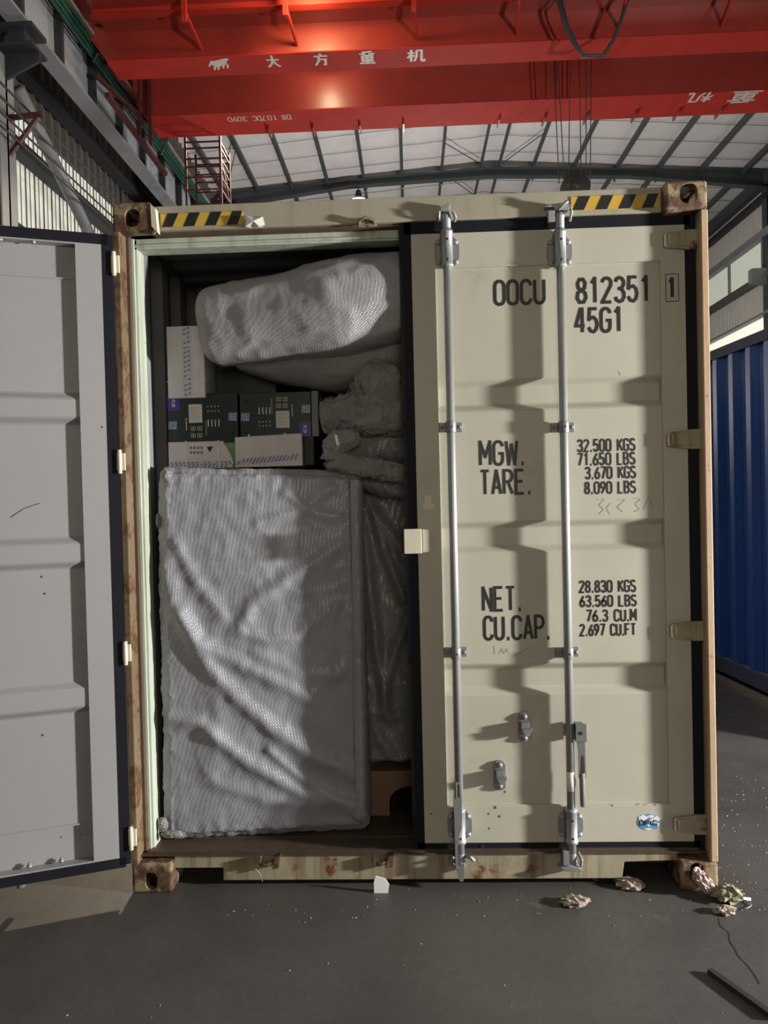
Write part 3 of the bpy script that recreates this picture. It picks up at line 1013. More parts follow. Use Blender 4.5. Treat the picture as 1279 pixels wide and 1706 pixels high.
for s in (-1, 1):
    m_ = MB()
    pr_ = corr_profile(.19, 12.1, .278, .036)
    vs = []
    for (yy, d) in pr_:
        vs += [(s * (1.168 + d), yy, .15), (s * (1.168 + d), yy, 2.80)]
    for (yy, d) in pr_:
        vs += [(s * (1.171 + d), yy, .15), (s * (1.171 + d), yy, 2.80)]
    h = 2 * len(pr_)
    fs = [(2 * i, 2 * i + 1, 2 * i + 3, 2 * i + 2) for i in range(len(pr_) - 1)]
    m_.k = 0
    m_.add(vs, fs + [tuple(h + j for j in f) for f in fs])
    m_.build('side_wall', 'interior', ct)
    MB().box(*sorted((s * 1.16, s * 1.219)), .178, 12.02, 2.80, 2.88).build('top_rail', 'beige_worn', ct)
    MB().box(*sorted((s * 1.16, s * 1.219)), .178, 12.02, .03, .17).build('bottom_rail', 'beige_worn', ct)
    for z0 in (0, 2.778):
        MB().box(*sorted((s * 1.057, s * 1.219)), 12.01, 12.19, z0, z0 + .118).build('corner_casting', 'rust', ct)
m_ = MB()
pr_ = corr_profile(.19, 12.1, .21, .022)
vs = []
for (yy, d) in pr_:
    vs += [(-1.17, yy, 2.80 + d), (1.17, yy, 2.80 + d)]
m_.add(vs, [(2 * i, 2 * i + 1, 2 * i + 3, 2 * i + 2) for i in range(len(pr_) - 1)])
m_.box(-1.17, 1.17, .19, 12.1, 2.84, 2.845)
m_.build('roof', 'interior', ct)
MB().box(-1.17, 1.17, .19, 12.1, .10, .151).build('floor_planks', 'plank', ct)
MB().box(-1.17, 1.17, 12.08, 12.12, .1, 2.84).build('front_wall', 'beige_worn', ct)

# ---------------------------------------------------------------- doors
DW = 1.218
RIBS = (2.062, 1.468, .868)


def odepth(z):
    if z > 2.598 or z < .335:
        return 0.0
    d = .011
    for r in RIBS:
        a = abs(z - r)
        if a < .034:
            return .038
        if a < .068:
            f = (a - .034) / .034
            return .038 - (.038 - .011) * f * f * (3 - 2 * f)
    return d


def door_frame(xf):
    """one door leaf in local coords: x = distance from hinge edge, y = depth from the outside face, z"""
    m_ = MB(xf)
    b0, b1 = .180, 2.738
    zc = sorted({b0, .333, .337, 2.596, 2.600, b1} | {r + d for r in RIBS for d in (-.068, -.0612, -.0544, -.0476, -.0408, -.034, .034, .0408, .0476, .0544, .0612, .068)})
    s0, s1 = .145, 1.070
    # the pressed sheet, outer and inner skin; rib ends round off beside the stiles
    for t in (0.0, .002):
        vs, fs = [], []
        cols = [(s0, 1.0), (s0 + .002, 1.0), (s1 - .002, 1.0), (s1, 1.0)]
        for (s, kf) in cols:
            for z in zc:
                vs.append((s, odepth(z) * kf + t, z))
        nz = len(zc)
        for i in range(len(cols) - 1):
            for j in range(nz - 1):
                a = i * nz + j
                fs.append((a, a + 1, a + nz + 1, a + nz))
        m_.add(vs, fs)
    # stiles (hollow box section) and top/bottom channels
    m_.box(.045, s0, 0, .05, b0, b1)
    m_.box(s1, DW - .05, 0, .05, b0, b1)
    m_.box(s0, s1, 0.002, .05, b1 - .006, b1)
    m_.box(s0, s1, 0.002, .05, b0, b0 + .006)
    m_.box(s0, s1, 0.002, .018, 2.594, 2.600)
    m_.box(s0, s1, 0.002, .018, .333, .339)
    return m_


def door_gasket(xf):
    m_ = MB(xf)
    for (a, b, c, d) in ((0, .045, .15, 2.772), (DW - .05, DW, .15, 2.797)):
        m_.box(a, b, .004, .014, c, 2.790).box(a, b, .034, .05, c, 2.775).box(a + .01, b - .012, .014, .034, c, 2.775)
    m_.box(0.02, DW - .02, .004, .016, 2.738, 2.793).box(0.02, DW - .02, .034, .05, 2.738, 2.775).box(.02, DW - .02, .016, .034, 2.738, 2.765)
    m_.box(0.02, DW - .02, .004, .016, .148, .180).box(0.02, DW - .02, .034, .05, .138, .180).box(.02, DW - .02, .016, .034, .15, .180)
    return m_


def hinge_mb(xf, z):
    m_ = MB(xf)
    m_.prism([(-.012, z - .041), (.035, z - .041), (.125, z - .030), (.133, z - .024), (.133, z + .024), (.125, z + .030), (.035, z + .040), (-.012, z + .040)], -.016, .0)
    m_.prism([(.03, z - .030), (.115, z - .022), (.118, z + .022), (.03, z + .030)], -.019, -.016)
    return m_


XR_ = 1.188
rf = lambda p: Vector((XR_ - p.x, .03 + p.y, p.z))
rd = door_frame(rf).build('door', 'beige', ct)
rd['label'] = 'closed right door leaf in beige paint'
door_gasket(rf).build('gasket', 'rubber', rd)
for (v, u) in ((396, 1140), (731, 1142), (1053, 1145), (1378, 1150)):
    z = P(u, v, .02).z
    m_ = hinge_mb(rf, z)
    m_.tube([(-.019, -.010, z - .043), (-.019, -.010, z + .043)], .016, 12)
    m_.build('hinge', 'beige_worn', rd, 0.002)

TH = math.radians(21)
HP = Vector((-1.218, -.004, 0))
DD, NN = Vector((-math.cos(TH), -math.sin(TH), 0)), Vector((math.sin(TH), -math.cos(TH), 0))
lf = lambda p: HP + DD * p.x + NN * (p.y - .05) + Vector((0, 0, p.z - .02))
ld = door_frame(lf).build('door', 'white_inner', ct)
ld['label'] = 'open left door leaf showing its pale grey inner face'
door_gasket(lf).build('gasket', 'rubber', ld)
for z in (2.64, 1.82, 1.02, .24):
    m_ = MB()
    m_.box(-1.226, -1.192, -.008, .03, z - .036, z + .036)
    m_.tube([(-1.212, -.012, z - .05), (-1.212, -.012, z + .05)], .009, 10)
    m_.build('hinge_lug', 'cream', ct, .002)
for s in (.30, .42, .56, .80, 1.0):
    for z, dz in ((2.728, 0),) if s in (.30, .42, .80) else ():
        MB(lf).dome((s, .040, z), .009, .012, (0, 1, 0)).build('bolt', 'galv', ld)
    MB(lf).tube([(s - .03, .030, .196), (s - .03, .030, .206)], .011, 8).tube([(s - .03, .030, .206), (s - .03, .030, .214)], .006, 8).build('bolt', 'galv', ld)
for s, z, q in ((.31, 1.37, .0145), (.30, 1.30, .0145), (.325, .72, .0145), (.19, .30, .0505), (.06, 1.98, .0505)):
    MB(lf).box(s, s + .005, q, q + .0004, z, z + .008).build('scuff', 'blackpaint', ld)
m_ = MB(lf)
ribbon(m_, [(.42, 1.62), (.37, 1.655), (.31, 1.675)], .0012, lambda p, q: Vector((p, .0146, q)))
m_.build('scuff', 'blackpaint', ld)
# outside hardware of the open door, seen only from the side
for s in (.43, .95):
    m_ = MB(lf)
    m_.tube([(s, -.018, .10), (s, -.018, 2.80)], .017, 12)
    for z in (2.55, 1.92, 1.06, .30):
        m_.box(s - .05, s + .05, -.008, 0, z - .03, z + .03)
    m_.build('locking_rod', 'galv', ld)

# --- lettering on the right door
yp = .0402
for ln in (
    ('OOCU', 822, 463, 911, 505, .0070),
    ('812351', 960, 459, 1088, 501, .0070),
    ('45G1', 958, 510, 1042, 552, .0070),
    ('MGW.', 798, 733, 877, 775, .0062),
    ('TARE.', 799, 782, 888, 824, .0062),
    ('32,500 KGS', 963, 731, 1062, 751, .0039),
    ('71,650 LBS', 963, 754, 1062, 774, .0039),
    ('3,670 KGS', 976, 777, 1063, 797, .0039),
    ('8,090 LBS', 975, 802, 1063, 822, .0039),
    ('NET.', 803, 978, 872, 1020, .0062),
    ('CU.CAP.', 805, 1027, 920, 1068, .0062),
    ('28,830 KGS', 966, 968, 1063, 988, .0039),
    ('63,560 LBS', 967, 993, 1064, 1012, .0039),
    ('76.3 CU.M', 978, 1017, 1064, 1037, .0039),
    ('2,697 CU.FT', 967, 1041, 1063, 1061, .0039)):
    m_ = MB()
    write(m_, ln[0], *ln[1:5], yp, ln[5])
    m_.build('lettering', 'blackpaint', rd)
m_ = MB()
write(m_, '1', 1114, 459, 1130, 495, .0292, .0072)
a, b = P(1112, 454, .0292), P(1134, 499, .0292)
ribbon(m_, [(a.x, b.z), (b.x, b.z), (b.x, a.z), (a.x, a.z), (a.x, b.z)], .0015, lambda p, q: Vector((p, .0292, q)))
m_.build('lettering', 'blackpaint', rd)
m_ = MB()


def scrawl(pts, y=yp, hw=.0011):
    m_ = MB()
    q = [P(u, v, y) for u, v in pts]
    ribbon(m_, [(p.x, p.z) for p in q], hw, lambda a, b: Vector((a, y, b)))
    m_.build('chalk_mark', 'pencil', rd)


scrawl([(995, 832), (1009, 831), (1000, 842), (1008, 849), (1000, 857)])
scrawl([(1020, 838), (1013, 846), (1018, 857)])
scrawl([(1031, 833), (1044, 832), (1031, 845), (1040, 853)])
scrawl([(1058, 830), (1070, 831), (1061, 840), (1068, 848), (1060, 853)])
scrawl([(1075, 848), (1083, 829), (1092, 846)])
scrawl([(1078, 840), (1089, 838)])
scrawl([(824, 1078), (825, 1092)])
scrawl([(833, 1091), (837, 1082), (841, 1091), (846, 1083), (848, 1090)])
scrawl([(857, 1096), (884, 1080)])
scrawl([(867, 1125), (868, 1135)], .0684)
scrawl([(877, 1126), (869, 1131), (877, 1135), (884, 1130), (880, 1135), (890, 1131), (896, 1133), (903, 1130)], .0684)
scrawl([(1034, 617), (1036, 624)])
# inspection sticker
c = P(1084.5, 1374, .029)
m_ = MB()
ell = [(c.x + .049 * math.cos(i * math.pi / 14), c.z + .034 * math.sin(i * math.pi / 14)) for i in range(28)]
m_.prism(ell, .0285, .0300)
m_.k = 1
for (cx, cz, rx, rz) in ((-.025, .018, .019, .011), (.008, .024, .014, .006), (.030, .010, .014, .014), (.012, .004, .010, .010), (-.004, -.029, .018, .004), (.036, -.008, .006, .010), (-.036, .008, .007, .006), (-.002, -.014, .006, .004)):
    pts = [(c.x + cx + rx * (1 + .25 * math.sin(3 * a)) * math.cos(a), c.z + cz + rz * (1 + .25 * math.cos(4 * a)) * math.sin(a)) for a in [i * math.pi / 8 for i in range(16)]]
    m_.prism(pts, .0281, .0285)
m_.k = 2
for i, ch in enumerate('DFIC'):
    xx = c.x - .040 + (0, .023, .044, .054)[i]
    for st in G[ch]:
        ribbon(m_, [(p * .040, q * .018) for p, q in st], .0024, lambda a, b: Vector((xx + a, .0279, c.z - .012 + b)))
m_.build('inspection_sticker', ['ocean', 'paper', 'navy'], rd)
# residue patch and overlap plate on the free edge
c = P(714, 838, .028)
m_ = MB()
m_.box(c.x - .016, c.x + .012, .0288, .0300, c.z - .006, c.z + .032).box(c.x - .022, c.x + .022, .0286, .0300, c.z - .028, c.z - .004).build('tape_residue', 'cream', rd)
a, b = P(672, 882, -.005), P(703, 923, -.005)
MB().box(a.x, b.x, -.008, .010, b.z, a.z).build('overlap_plate', 'cream', rd, .003)
a, b = P(703, 882, .02), P(716, 921, .02)
MB().box(a.x, b.x, .012, .030, b.z, a.z).build('overlap_hinge', 'beige', rd, .003)
# rust spots and streaks
m_ = MB()
random.seed(3)
for (u, v, r) in ((806, 1415, .004), (826, 1350, .005), (833, 1365, .004), (843, 1325, .003), (815, 1360, .003), (850, 440, .002), (853, 422, .0025), (816, 1385, .003), (861, 833, .002), (1023, 1346, .003), (1067, 1344, .0025), (1080, 1344, .002), (1095, 1345, .003), (718, 1360, .003)):
    q = P(u, v, .028)
    y_ = .0400 if q.z > .34 and q.x > .12 else .029
    pts = [(q.x + r * random.uniform(.5, 1.2) * math.cos(i * .9), q.z + r * 1.6 * random.uniform(.5, 1.2) * math.sin(i * .9)) for i in range(7)]
    m_.prism(pts, y_, y_ + .0008)
m_.build('rust_spots', 'rust_groove', rd)

# --- locking rods
for ri, (ut, vt, um, vm) in enumerate(((747, 500, 764, 1250), (940, 500, 951, 1250))):
    ax = (P(ut, vt, -.012).x + P(um, vm, -.012).x) / 2
    yr = .004
    zt_ = P(ut - 2, 352, 0).z if ri == 0 else P(ut, 352, 0).z
    zb_ = P(um + 3, 1450, 0).z
    rod = MB().tube([(ax, yr, zb_ + .02), (ax, yr, zt_)], .0172, 20).build('locking_rod', 'galv', rd)
    # guide plates with sleeves
    for (v0, v1, sleeve) in ((388, 442, True), (1354, 1404, True)):
        zc0, zc1 = P(um, v1, .02).z, P(um, v0, .02).z
        m_ = MB()
        m_.prism(stadium(ax + .002, (zc0 + zc1) / 2, .052, (zc1 - zc0) / 2, 3), .024, .031)
        m_.build('guide_plate', 'galv_dark', rod, .002)
        MB().tube([(ax, yr, zc0 - .005), (ax, yr, zc0 + .008), (ax, yr, zc0 + .010), (ax, yr, zc1 + .0), (ax, yr, zc1 + .002), (ax, yr, zc1 + .014)], [.026, .026, .0235, .0235, .025, .025], 20).build('sleeve', 'galv', rod)
        m_ = MB()
        for zz in (zc0 + .022, zc1 - .028):
            MB().dome((ax + .037, .024, zz), .011, .010).build('bolt', 'galv', rod)
            MB().dome((ax - .036, .024, zz), .011, .010).build('bolt', 'galv', rod)
            MB().tube([(ax + .001, yr - .0226, zz), (ax + .001, yr - .0242, zz)], .0055, 10).build('grease_hole', 'steel_black', rod)
    for v in (711, 1089):
        z = P(um if v > 900 else ut, v, .02).z
        m_ = MB()
        m_.box(ax - .048, ax + .048, .022, .041, z - .019, z + .019)
        m_.tube([(ax, yr, z - .024), (ax, yr, z + .024)], .0215, 20)
        m_.dome((ax + .036, .022, z), .009, .008).dome((ax - .036, .022, z), .009, .008)
        m_.build('mid_guide', 'galv_dark', rod, .002)
        MB().tube([(ax + .003, yr - .0205, z), (ax + .003, yr - .0225, z)], .004, 8).build('rivet', 'steel_black', rod)
    # top cam and its keeper
    m_ = MB()
    m_.tube([(ax, yr, zt_ - .06), (ax, yr, zt_ - .02), (ax, yr, zt_ - .01), (ax, yr, zt_ + .004)], [.0185, .0185, .022, .018], 16)
    if ri == 0:
        m_.prism([(ax - .024, zt_ + .004), (ax + .010, zt_ - .002), (ax + .012, zt_ + .016), (ax + .016, zt_ + .028), (ax + .005, zt_ + .036), (ax - .008, zt_ + .028), (ax - .026, zt_ + .020)], -.022, .012)
        m_.tube([(ax - .030, .008, zt_ - .03), (ax - .032, -.018, zt_ - .02), (ax - .030, -.022, zt_ + .005)], .007, 8)
        m_.tube([(ax + .034, .008, zt_ - .03), (ax + .036, -.016, zt_ - .02), (ax + .026, -.022, zt_ + .0)], .007, 8)
    else:
        m_.prism([(ax - .066, zt_ + .022), (ax - .040, zt_ + .032), (ax + .022, zt_ + .036), (ax + .040, zt_ + .022), (ax + .030, zt_ + .004), (ax - .022, zt_ + .010), (ax - .030, zt_ + .020)], -.026, .012)
        m_.tube([(ax - .010, -.02, zt_ + .010), (ax + .012, -.036, zt_ + .028), (ax + .026, -.036, zt_ + .036)], .008, 8)
        m_.tube([(ax + .042, .008, zt_ - .03), (ax + .044, -.02, zt_ + .0), (ax + .038, -.022, zt_ + .022)], .006, 8)
        m_.box(ax - .05, ax - .022, -.012, .012, zt_ - .035, zt_ + .012)
    m_.build('cam', 'galv', rod, .002)
    # bottom cam and keeper
    zb = zb_
    m_ = MB()
    m_.tube([(ax, yr, zb + .06), (ax, yr, zb + .03), (ax, yr, zb + .02), (ax, yr, zb - .012)], [.018, .018, .021, .017], 16)
    if ri == 0:
        m_.prism([(ax - .018, zb + .018), (ax + .014, zb + .022), (ax + .012, zb - .030), (ax + .006, zb - .045), (ax - .006, zb - .045), (ax - .014, zb - .02)], -.030, .0)
        m_.tube([(ax + .020, .008, zb + .045), (ax + .042, -.02, zb + .050), (ax + .052, -.02, zb + .040), (ax + .050, .01, zb + .028)], .008, 8)
        m_.tube([(ax - .022, .008, zb + .045), (ax - .040, -.02, zb + .045), (ax - .038, -.02, zb + .022), (ax - .022, .008, zb + .010)], .007, 8)
    else:
        m_.prism([(ax - .058, zb + .012), (ax - .030, zb - .004), (ax + .028, zb - .006), (ax + .036, zb + .002), (ax + .020, zb + .012), (ax - .02, zb + .020)], -.030, .008)
        m_.box(ax - .042, ax - .018, -.018, .012, zb + .015, zb + .075)
        m_.tube([(ax + .026, .008, zb + .06), (ax + .034, -.02, zb + .04), (ax + .030, -.02, zb + .012)], .007, 8)
    m_.build('cam', 'galv_dark', rod, .002)
    if ri == 0:
        # handle blade folded down along the rod
        z0_, z1_ = P(767, 1448, -.02).z, P(763, 1305, -.02).z
        m_ = MB()
        X0 = ax - .004
        outer = [(X0 - .010, z1_), (X0 + .006, z1_ + .004), (X0 + .012, z1_ - .06), (X0 + .012, z1_ - .13), (X0 + .010, z1_ - .19), (X0 - .008, z1_ - .235), (X0 - .008, z0_), (X0 - .020, z0_ - .005), (X0 - .020, z1_ - .20), (X0 - .022, z1_ - .09), (X0 - .019, z1_ - .03)]
        m_.prism(outer, -.040, -.022)
        m_.k = 1
        m_.prism(stadium(X0 + .000, z1_ - .034, .0045, .028, 4), -.0412, -.0400)
        m_.k = 2
        m_.prism([(X0 - .011, z1_ - .002), (X0 - .007, z1_ - .002), (X0 - .007, z1_ - .065), (X0 - .011, z1_ - .065)], -.0418, -.0400)
        m_.build('handle', ['galv_dark', 'steel_black', 'galv'], rod, .0015)
    else:
        a, b = P(959, 1207, 0), P(978, 1237, 0)
        m_ = MB()
        m_.box(a.x, b.x, -.020, -.014, b.z, a.z).box(a.x, a.x + .004, -.018, .03, b.z, a.z).box(a.x + .006, b.x - .006, -.016, .039, b.z + .02, a.z - .008)
        cc = (a + b) / 2
        m_.k = 1
        m_.tube([(cc.x, -.0200, cc.z), (cc.x, -.0222, cc.z)], .008, 12)
        m_.build('handle_hub', ['galv_dark', 'steel_black'], rod, .0015)
        zt2, zb2 = P(968, 1237, 0).z, P(970, 1346, 0).z
        zm = P(970, 1298, 0).z
        m_ = MB()
        xa = cc.x
        m_.prism([(xa - .016, zt2), (xa + .016, zt2), (xa + .018, zm + .01), (xa + .014, zm - .01), (xa - .012, zm), (xa - .011, zt2 - .05)], -.014, -.006)
        m_.k = 1
        m_.prism([(xa + .001, zt2 - .065), (xa + .007, zt2 - .055), (xa + .011, zt2 - .08), (xa + .012, zm + .02), (xa - .004, zm + .012)], -.0150, -.0140)
        m_.k = 0
        m_.tube([(xa + .002, -.010, zm + .02), (xa + .004, -.008, zb2)], .0115, 12)
        m_.build('handle', ['galv_dark', 'steel_black'], rod, .001)
        z1_, z0_ = P(949, 1289, 0).z, P(949, 1321, 0).z
        MB().tube([(ax, yr, z0_), (ax, yr, z1_)], .0182, 20).box(ax + .006, ax + .020, -.006, .012, z0_ + .018, z1_ - .028).build('tape', 'white_tape', rod)

# --- handle retainers
for (u, v) in ((875, 1215), (833.5, 1296)):
    c = P(u, v, .03)
    m_ = MB()
    m_.prism(stadium(c.x, c.z, .026, .063, 5), .030, .041)
    m_.dome((c.x, .030, c.z + .045), .013, .010).dome((c.x, .030, c.z - .045), .013, .010)
    rt_ = m_.build('handle_retainer', 'galv_dark', rd, .0015)
    m_ = MB()
    m_.box(c.x - .018, c.x + .016, -.002, .030, c.z - .028, c.z + .028)
    m_.prism([(c.x - .018, c.z + .004), (c.x + .026, c.z + .006), (c.x + .024, c.z - .006), (c.x + .006, c.z - .022), (c.x - .006, c.z - .020)], -.012, -.002)
    m_.prism([(c.x - .016, c.z + .006), (c.x + .024, c.z + .008), (c.x + .026, c.z + .004), (c.x - .018, c.z + .002)], -.017, -.002)
    m_.build('latch', 'galv_dark', rt_, .0015)

rd.location.y += .025      # the leaf sits recessed between the posts
hd.location.y += .036      # header and sill are set back behind the faces of the castings
sl.location.y += .036
sl.location.z -= .006
hd.location.z += .003

# ---------------------------------------------------------------- bubble-wrapped cargo
def wrapped(name, mat, corners, disp, label, cat, n=(60, 100, 14), rr=.05, group=None, slack=1.0):
    """rounded block between 8 corners (BL BR TR TL front, then back) with a displaced skin"""
    c = [Vector(p) for p in corners]
    dims = Vector(((c[1] - c[0]).length, (c[4] - c[0]).length, (c[3] - c[0]).length))
    bm = bmesh.new()
    nx, nz, nyy = n
    vmap = {}

    def vert(i, j, k_):
        if (i, j, k_) in vmap:
            return vmap[(i, j, k_)]
        p = Vector(((i / nx - .5) * dims.x, (j / nyy - .5) * dims.y, (k_ / nz - .5) * dims.z))
        hx, hy, hz = dims.x / 2, dims.y / 2, dims.z / 2
        q = Vector((max(-hx + rr, min(hx - rr, p.x)), max(-hy + rr, min(hy - rr, p.y)), max(-hz + rr, min(hz - rr, p.z))))
        d = p - q
        if d.length > 1e-6:
            p = q + d.normalized() * min(rr, d.length)
        a, b, e = p.x / dims.x + .5, p.y / dims.y + .5, p.z / dims.z + .5
        fr = (c[0] * (1 - a) + c[1] * a) * (1 - e) + (c[3] * (1 - a) + c[2] * a) * e
        bk = (c[4] * (1 - a) + c[5] * a) * (1 - e) + (c[7] * (1 - a) + c[6] * a) * e
        v = bm.verts.new(fr * (1 - b) + bk * b)
        vmap[(i, j, k_)] = v
        return v
    par = {}
    for k_ in range(nz):
        for i in range(nx):
            bm.faces.new([vert(i, 0, k_), vert(i + 1, 0, k_), vert(i + 1, 0, k_ + 1), vert(i, 0, k_ + 1)])
            bm.faces.new([vert(i, nyy, k_), vert(i, nyy, k_ + 1), vert(i + 1, nyy, k_ + 1), vert(i + 1, nyy, k_)])
        for j in range(nyy):
            bm.faces.new([vert(0, j, k_), vert(0, j, k_ + 1), vert(0, j + 1, k_ + 1), vert(0, j + 1, k_)])
            bm.faces.new([vert(nx, j, k_), vert(nx, j + 1, k_), vert(nx, j + 1, k_ + 1), vert(nx, j, k_ + 1)])
    for i in range(nx):
        for j in range(nyy):
            bm.faces.new([vert(i, j, 0), vert(i, j + 1, 0), vert(i + 1, j + 1, 0), vert(i + 1, j, 0)])
            bm.faces.new([vert(i, j, nz), vert(i + 1, j, nz), vert(i + 1, j + 1, nz), vert(i, j + 1, nz)])
    bmesh.ops.recalc_face_normals(bm, faces=bm.faces)
    bm.normal_update()
    mv = []
    for (i, j, k_), v in vmap.items():
        mv.append((v, v.normal * disp(i / nx, k_ / nz, v.co, v.normal)))
    for v, d in mv:
        v.co += d
    zmin = min(v.co.z for v in bm.verts)
    base = Vector(((c[0].x + c[1].x) / 2, (c[0].y + c[4].y) / 2, min(c[0].z, c[1].z)))
    for v in bm.verts:
        v.co.z = max(v.co.z, base.z + .001)
        v.co -= base
    for f in bm.faces:
        f.smooth = True
    me = bpy.data.meshes.new(name)
    bm.to_mesh(me)
    bm.free()
    me.materials.append(M[mat])
    o = bpy.data.objects.new(name, me)
    COL.objects.link(o)
    o.location = base
    return tag(o, label, cat, group)


def seg(px, py, ax, ay, bx_, by):
    dx, dy = bx_ - ax, by - ay
    t = max(0, min(1, ((px - ax) * dx + (py - ay) * dy) / (dx * dx + dy * dy + 1e-9)))
    return math.hypot(px - ax - t * dx, py - ay - t * dy), t


FOLDS = [  # polylines on the front face in photo pixels, height (m), width (px)
    ([(269, 940), (290, 1010), (327, 1065), (378, 1095), (430, 1121), (510, 1165)], .020, 14),
    ([(300, 1020), (327, 1085), (394, 1165), (465, 1228), (523, 1268), (590, 1300)], .026, 15),
    ([(275, 1190), (327, 1201), (403, 1268), (492, 1326), (581, 1357)], .024, 13),
    ([(440, 1250), (480, 1290), (545, 1335), (608, 1361)], .013, 8),
    ([(400, 1040), (420, 1000), (470, 969), (581, 902)], .018, 12),
    ([(291, 900), (320, 960), (367, 1023)], .015, 12),
    ([(385, 1050), (440, 1066), (490, 1060), (560, 1010)], .012, 10),
    ([(420, 1085), (500, 1130), (570, 1120)], .010, 12),
    ([(350, 1300), (420, 1330), (520, 1352)], .012, 12),
    ([(560, 1010), (545, 1060), (560, 1130)], .008, 7),
    ([(330, 1080), (360, 1180), (340, 1280)], .010, 16),
    ([(480, 820), (520, 850), (575, 860)], .010, 9),
    ([(430, 870), (500, 850), (560, 810)], .010, 9),
    ([(585, 880), (590, 1100), (598, 1350)], .010, 6),
]
mbc = [P(268, 1399, .13), P(616, 1374, .22), P(592, 783, .20), P(262, 778, .13)]
for p_ in mbc[:2]:
    p_.z = .153
mbk = [p_ + Vector((0.01, .42, 0)) for p_ in mbc]


def disp_main(a, e, co, nrm):
    pu, pv = 262 + 340 * a, 1399 - 620 * e
    h = 0
    if nrm.y < -.4:
        for pts, am, wd in FOLDS:
            d = min(seg(pu, pv, *pts[i], *pts[i + 1])[0] for i in range(len(pts) - 1))
            h += .72 * am * math.exp(-(d / wd) ** 2)
        # bulge away from the edges
        h += .030 * math.sin(math.pi * a) ** .6 * math.sin(math.pi * e) ** .5 - .018
    q = co * 1.0
    cr_ = abs(noise.noise((q.x * 9 + 3, q.y * 9, q.z * 9)))
    h += -.006 * cr_ + .002 * noise.noise((q.x * 24, q.y * 24, q.z * 24))
    edge = max(0, 1 - min(a, 1 - a) * 9) + max(0, 1 - min(e, 1 - e) * 16) * .8
    h += edge * (.006 * noise.noise((q.x * 22, q.y * 22, q.z * 14)) + .005 * noise.noise((q.x * 45, q.y * 45, q.z * 45)))
    h += .012 * math.exp(-((e - .75) / .3) ** 2 - (a / .12) ** 2)
    return h


mw = wrapped('wrapped_package', 'bubble', mbc + mbk, disp_main, 'large upright package wrapped in silvery bubble wrap, standing on the container floor', 'wrapped package', (130, 220, 26), .045, 'upright wrapped packages')


def crumple_mb(cx, cy, cz, rx, ry, rz, seed, n=28, amp=.35, freq=3.0):
    """a crumpled lump: sphere pushed about by ridged noise"""
    m_ = MB()
    m_.smooth = True
    vs, fs = [], []
    for i in range(n + 1):
        th = math.pi * i / n
        for j in range(2 * n):
            ph = math.pi * j / n
            d = Vector((math.sin(th) * math.cos(ph), math.sin(th) * math.sin(ph), math.cos(th)))
            r = 1 + amp * (1 - 2 * abs(noise.noise(d * freq + Vector((seed, seed * 2.1, 0))))) - amp * .4 + amp * .5 * noise.noise(d * freq * 2.6 + Vector((seed, 0, 1)))
            vs.append((cx + rx * r * d.x, cy + ry * r * d.y, cz + rz * r * d.z))
    for i in range(n):
        for j in range(2 * n):
            a = i * 2 * n + j
            b = i * 2 * n + (j + 1) % (2 * n)
            fs.append((a, b, b + 2 * n, a + 2 * n))
    return m_.add(vs, fs)


OFF[mw] = mw.location.copy()
for (u, v, rx, rz, y, sd) in ((270, 1376, .022, .030, .13, 1), (288, 1392, .05, .016, .12, 2), (276, 792, .022, .030, .14, 3),
                              (600, 1358, .035, .03, .20, 5), (262, 868, .008, .03, .15, 6), (590, 790, .03, .03, .21, 7)):
    c = P(u, v, y)
    crumple_mb(c.x, c.y + .01, max(c.z, .153 + rz * 1.4), rx, .011, rz, sd, 28, .28, 3.4).build('crumpled_corner', 'crumple', mw)
# taped seam strip running down the right side
m_ = MB()
m_.smooth = True
vs, fs = [], []
for i in range(90):
    v = 800 + 560 * i / 89
    for j, u in enumerate((583, 590, 597, 604)):
        q = P(u + (v - 800) * .018, v, .20 - .012 * (j in (1, 2)) + .012 * noise.noise((u * .3, v * .06, 3)) + .05 * (j == 3))
        vs.append(q)
for i in range(89):
    for j in range(3):
        fs.append((i * 4 + j, i * 4 + j + 1, i * 4 + j + 5, i * 4 + j + 4))
m_.add(vs, fs)
m_.build('taped_seam', 'bubble', mw)

# second upright package behind it
c4 = [P(585, 1312, .40), Vector((.55, .40, .368)), Vector((.55, .38, 1.70)), P(585, 800, .38)]
c4[0].z = .368
F2 = [([(600, 850), (612, 960), (622, 1090), (640, 1200)], .030, 9), ([(612, 830), (640, 920), (668, 1000)], .028, 9), ([(690, 1000), (650, 1090), (625, 1190)], .024, 9), ([(625, 850), (655, 900), (690, 960)], .02, 9), ([(600, 1150), (620, 1230), (660, 1290)], .02, 10)]


def disp2(a, e, co, nrm):
    h = 0
    if nrm.y < -.4:
        pu = 685 + (co.x + .004) * 1250 / (co.y + 3.1)
        pv = 830 - (co.z - 1.64) * 1250 / (co.y + 3.1)
        for pts, am, wd in F2:
            d = min(seg(pu, pv, *pts[i], *pts[i + 1])[0] for i in range(len(pts) - 1))
            h += am * math.exp(-(d / wd) ** 2)
    return h - .03 + .02 * noise.noise((co.x * 7, co.y * 7, co.z * 3)) + .006 * noise.noise((co.x * 24, co.y * 24, co.z * 24))


wrapped('wrapped_package', 'bubble_dark', c4 + [p_ + Vector((0, .35, 0)) for p_ in c4], disp2, 'shadowed upright package in grey bubble wrap behind the large one, on a brown wooden crate', 'wrapped package', (70, 130, 14), .05, 'upright wrapped packages')
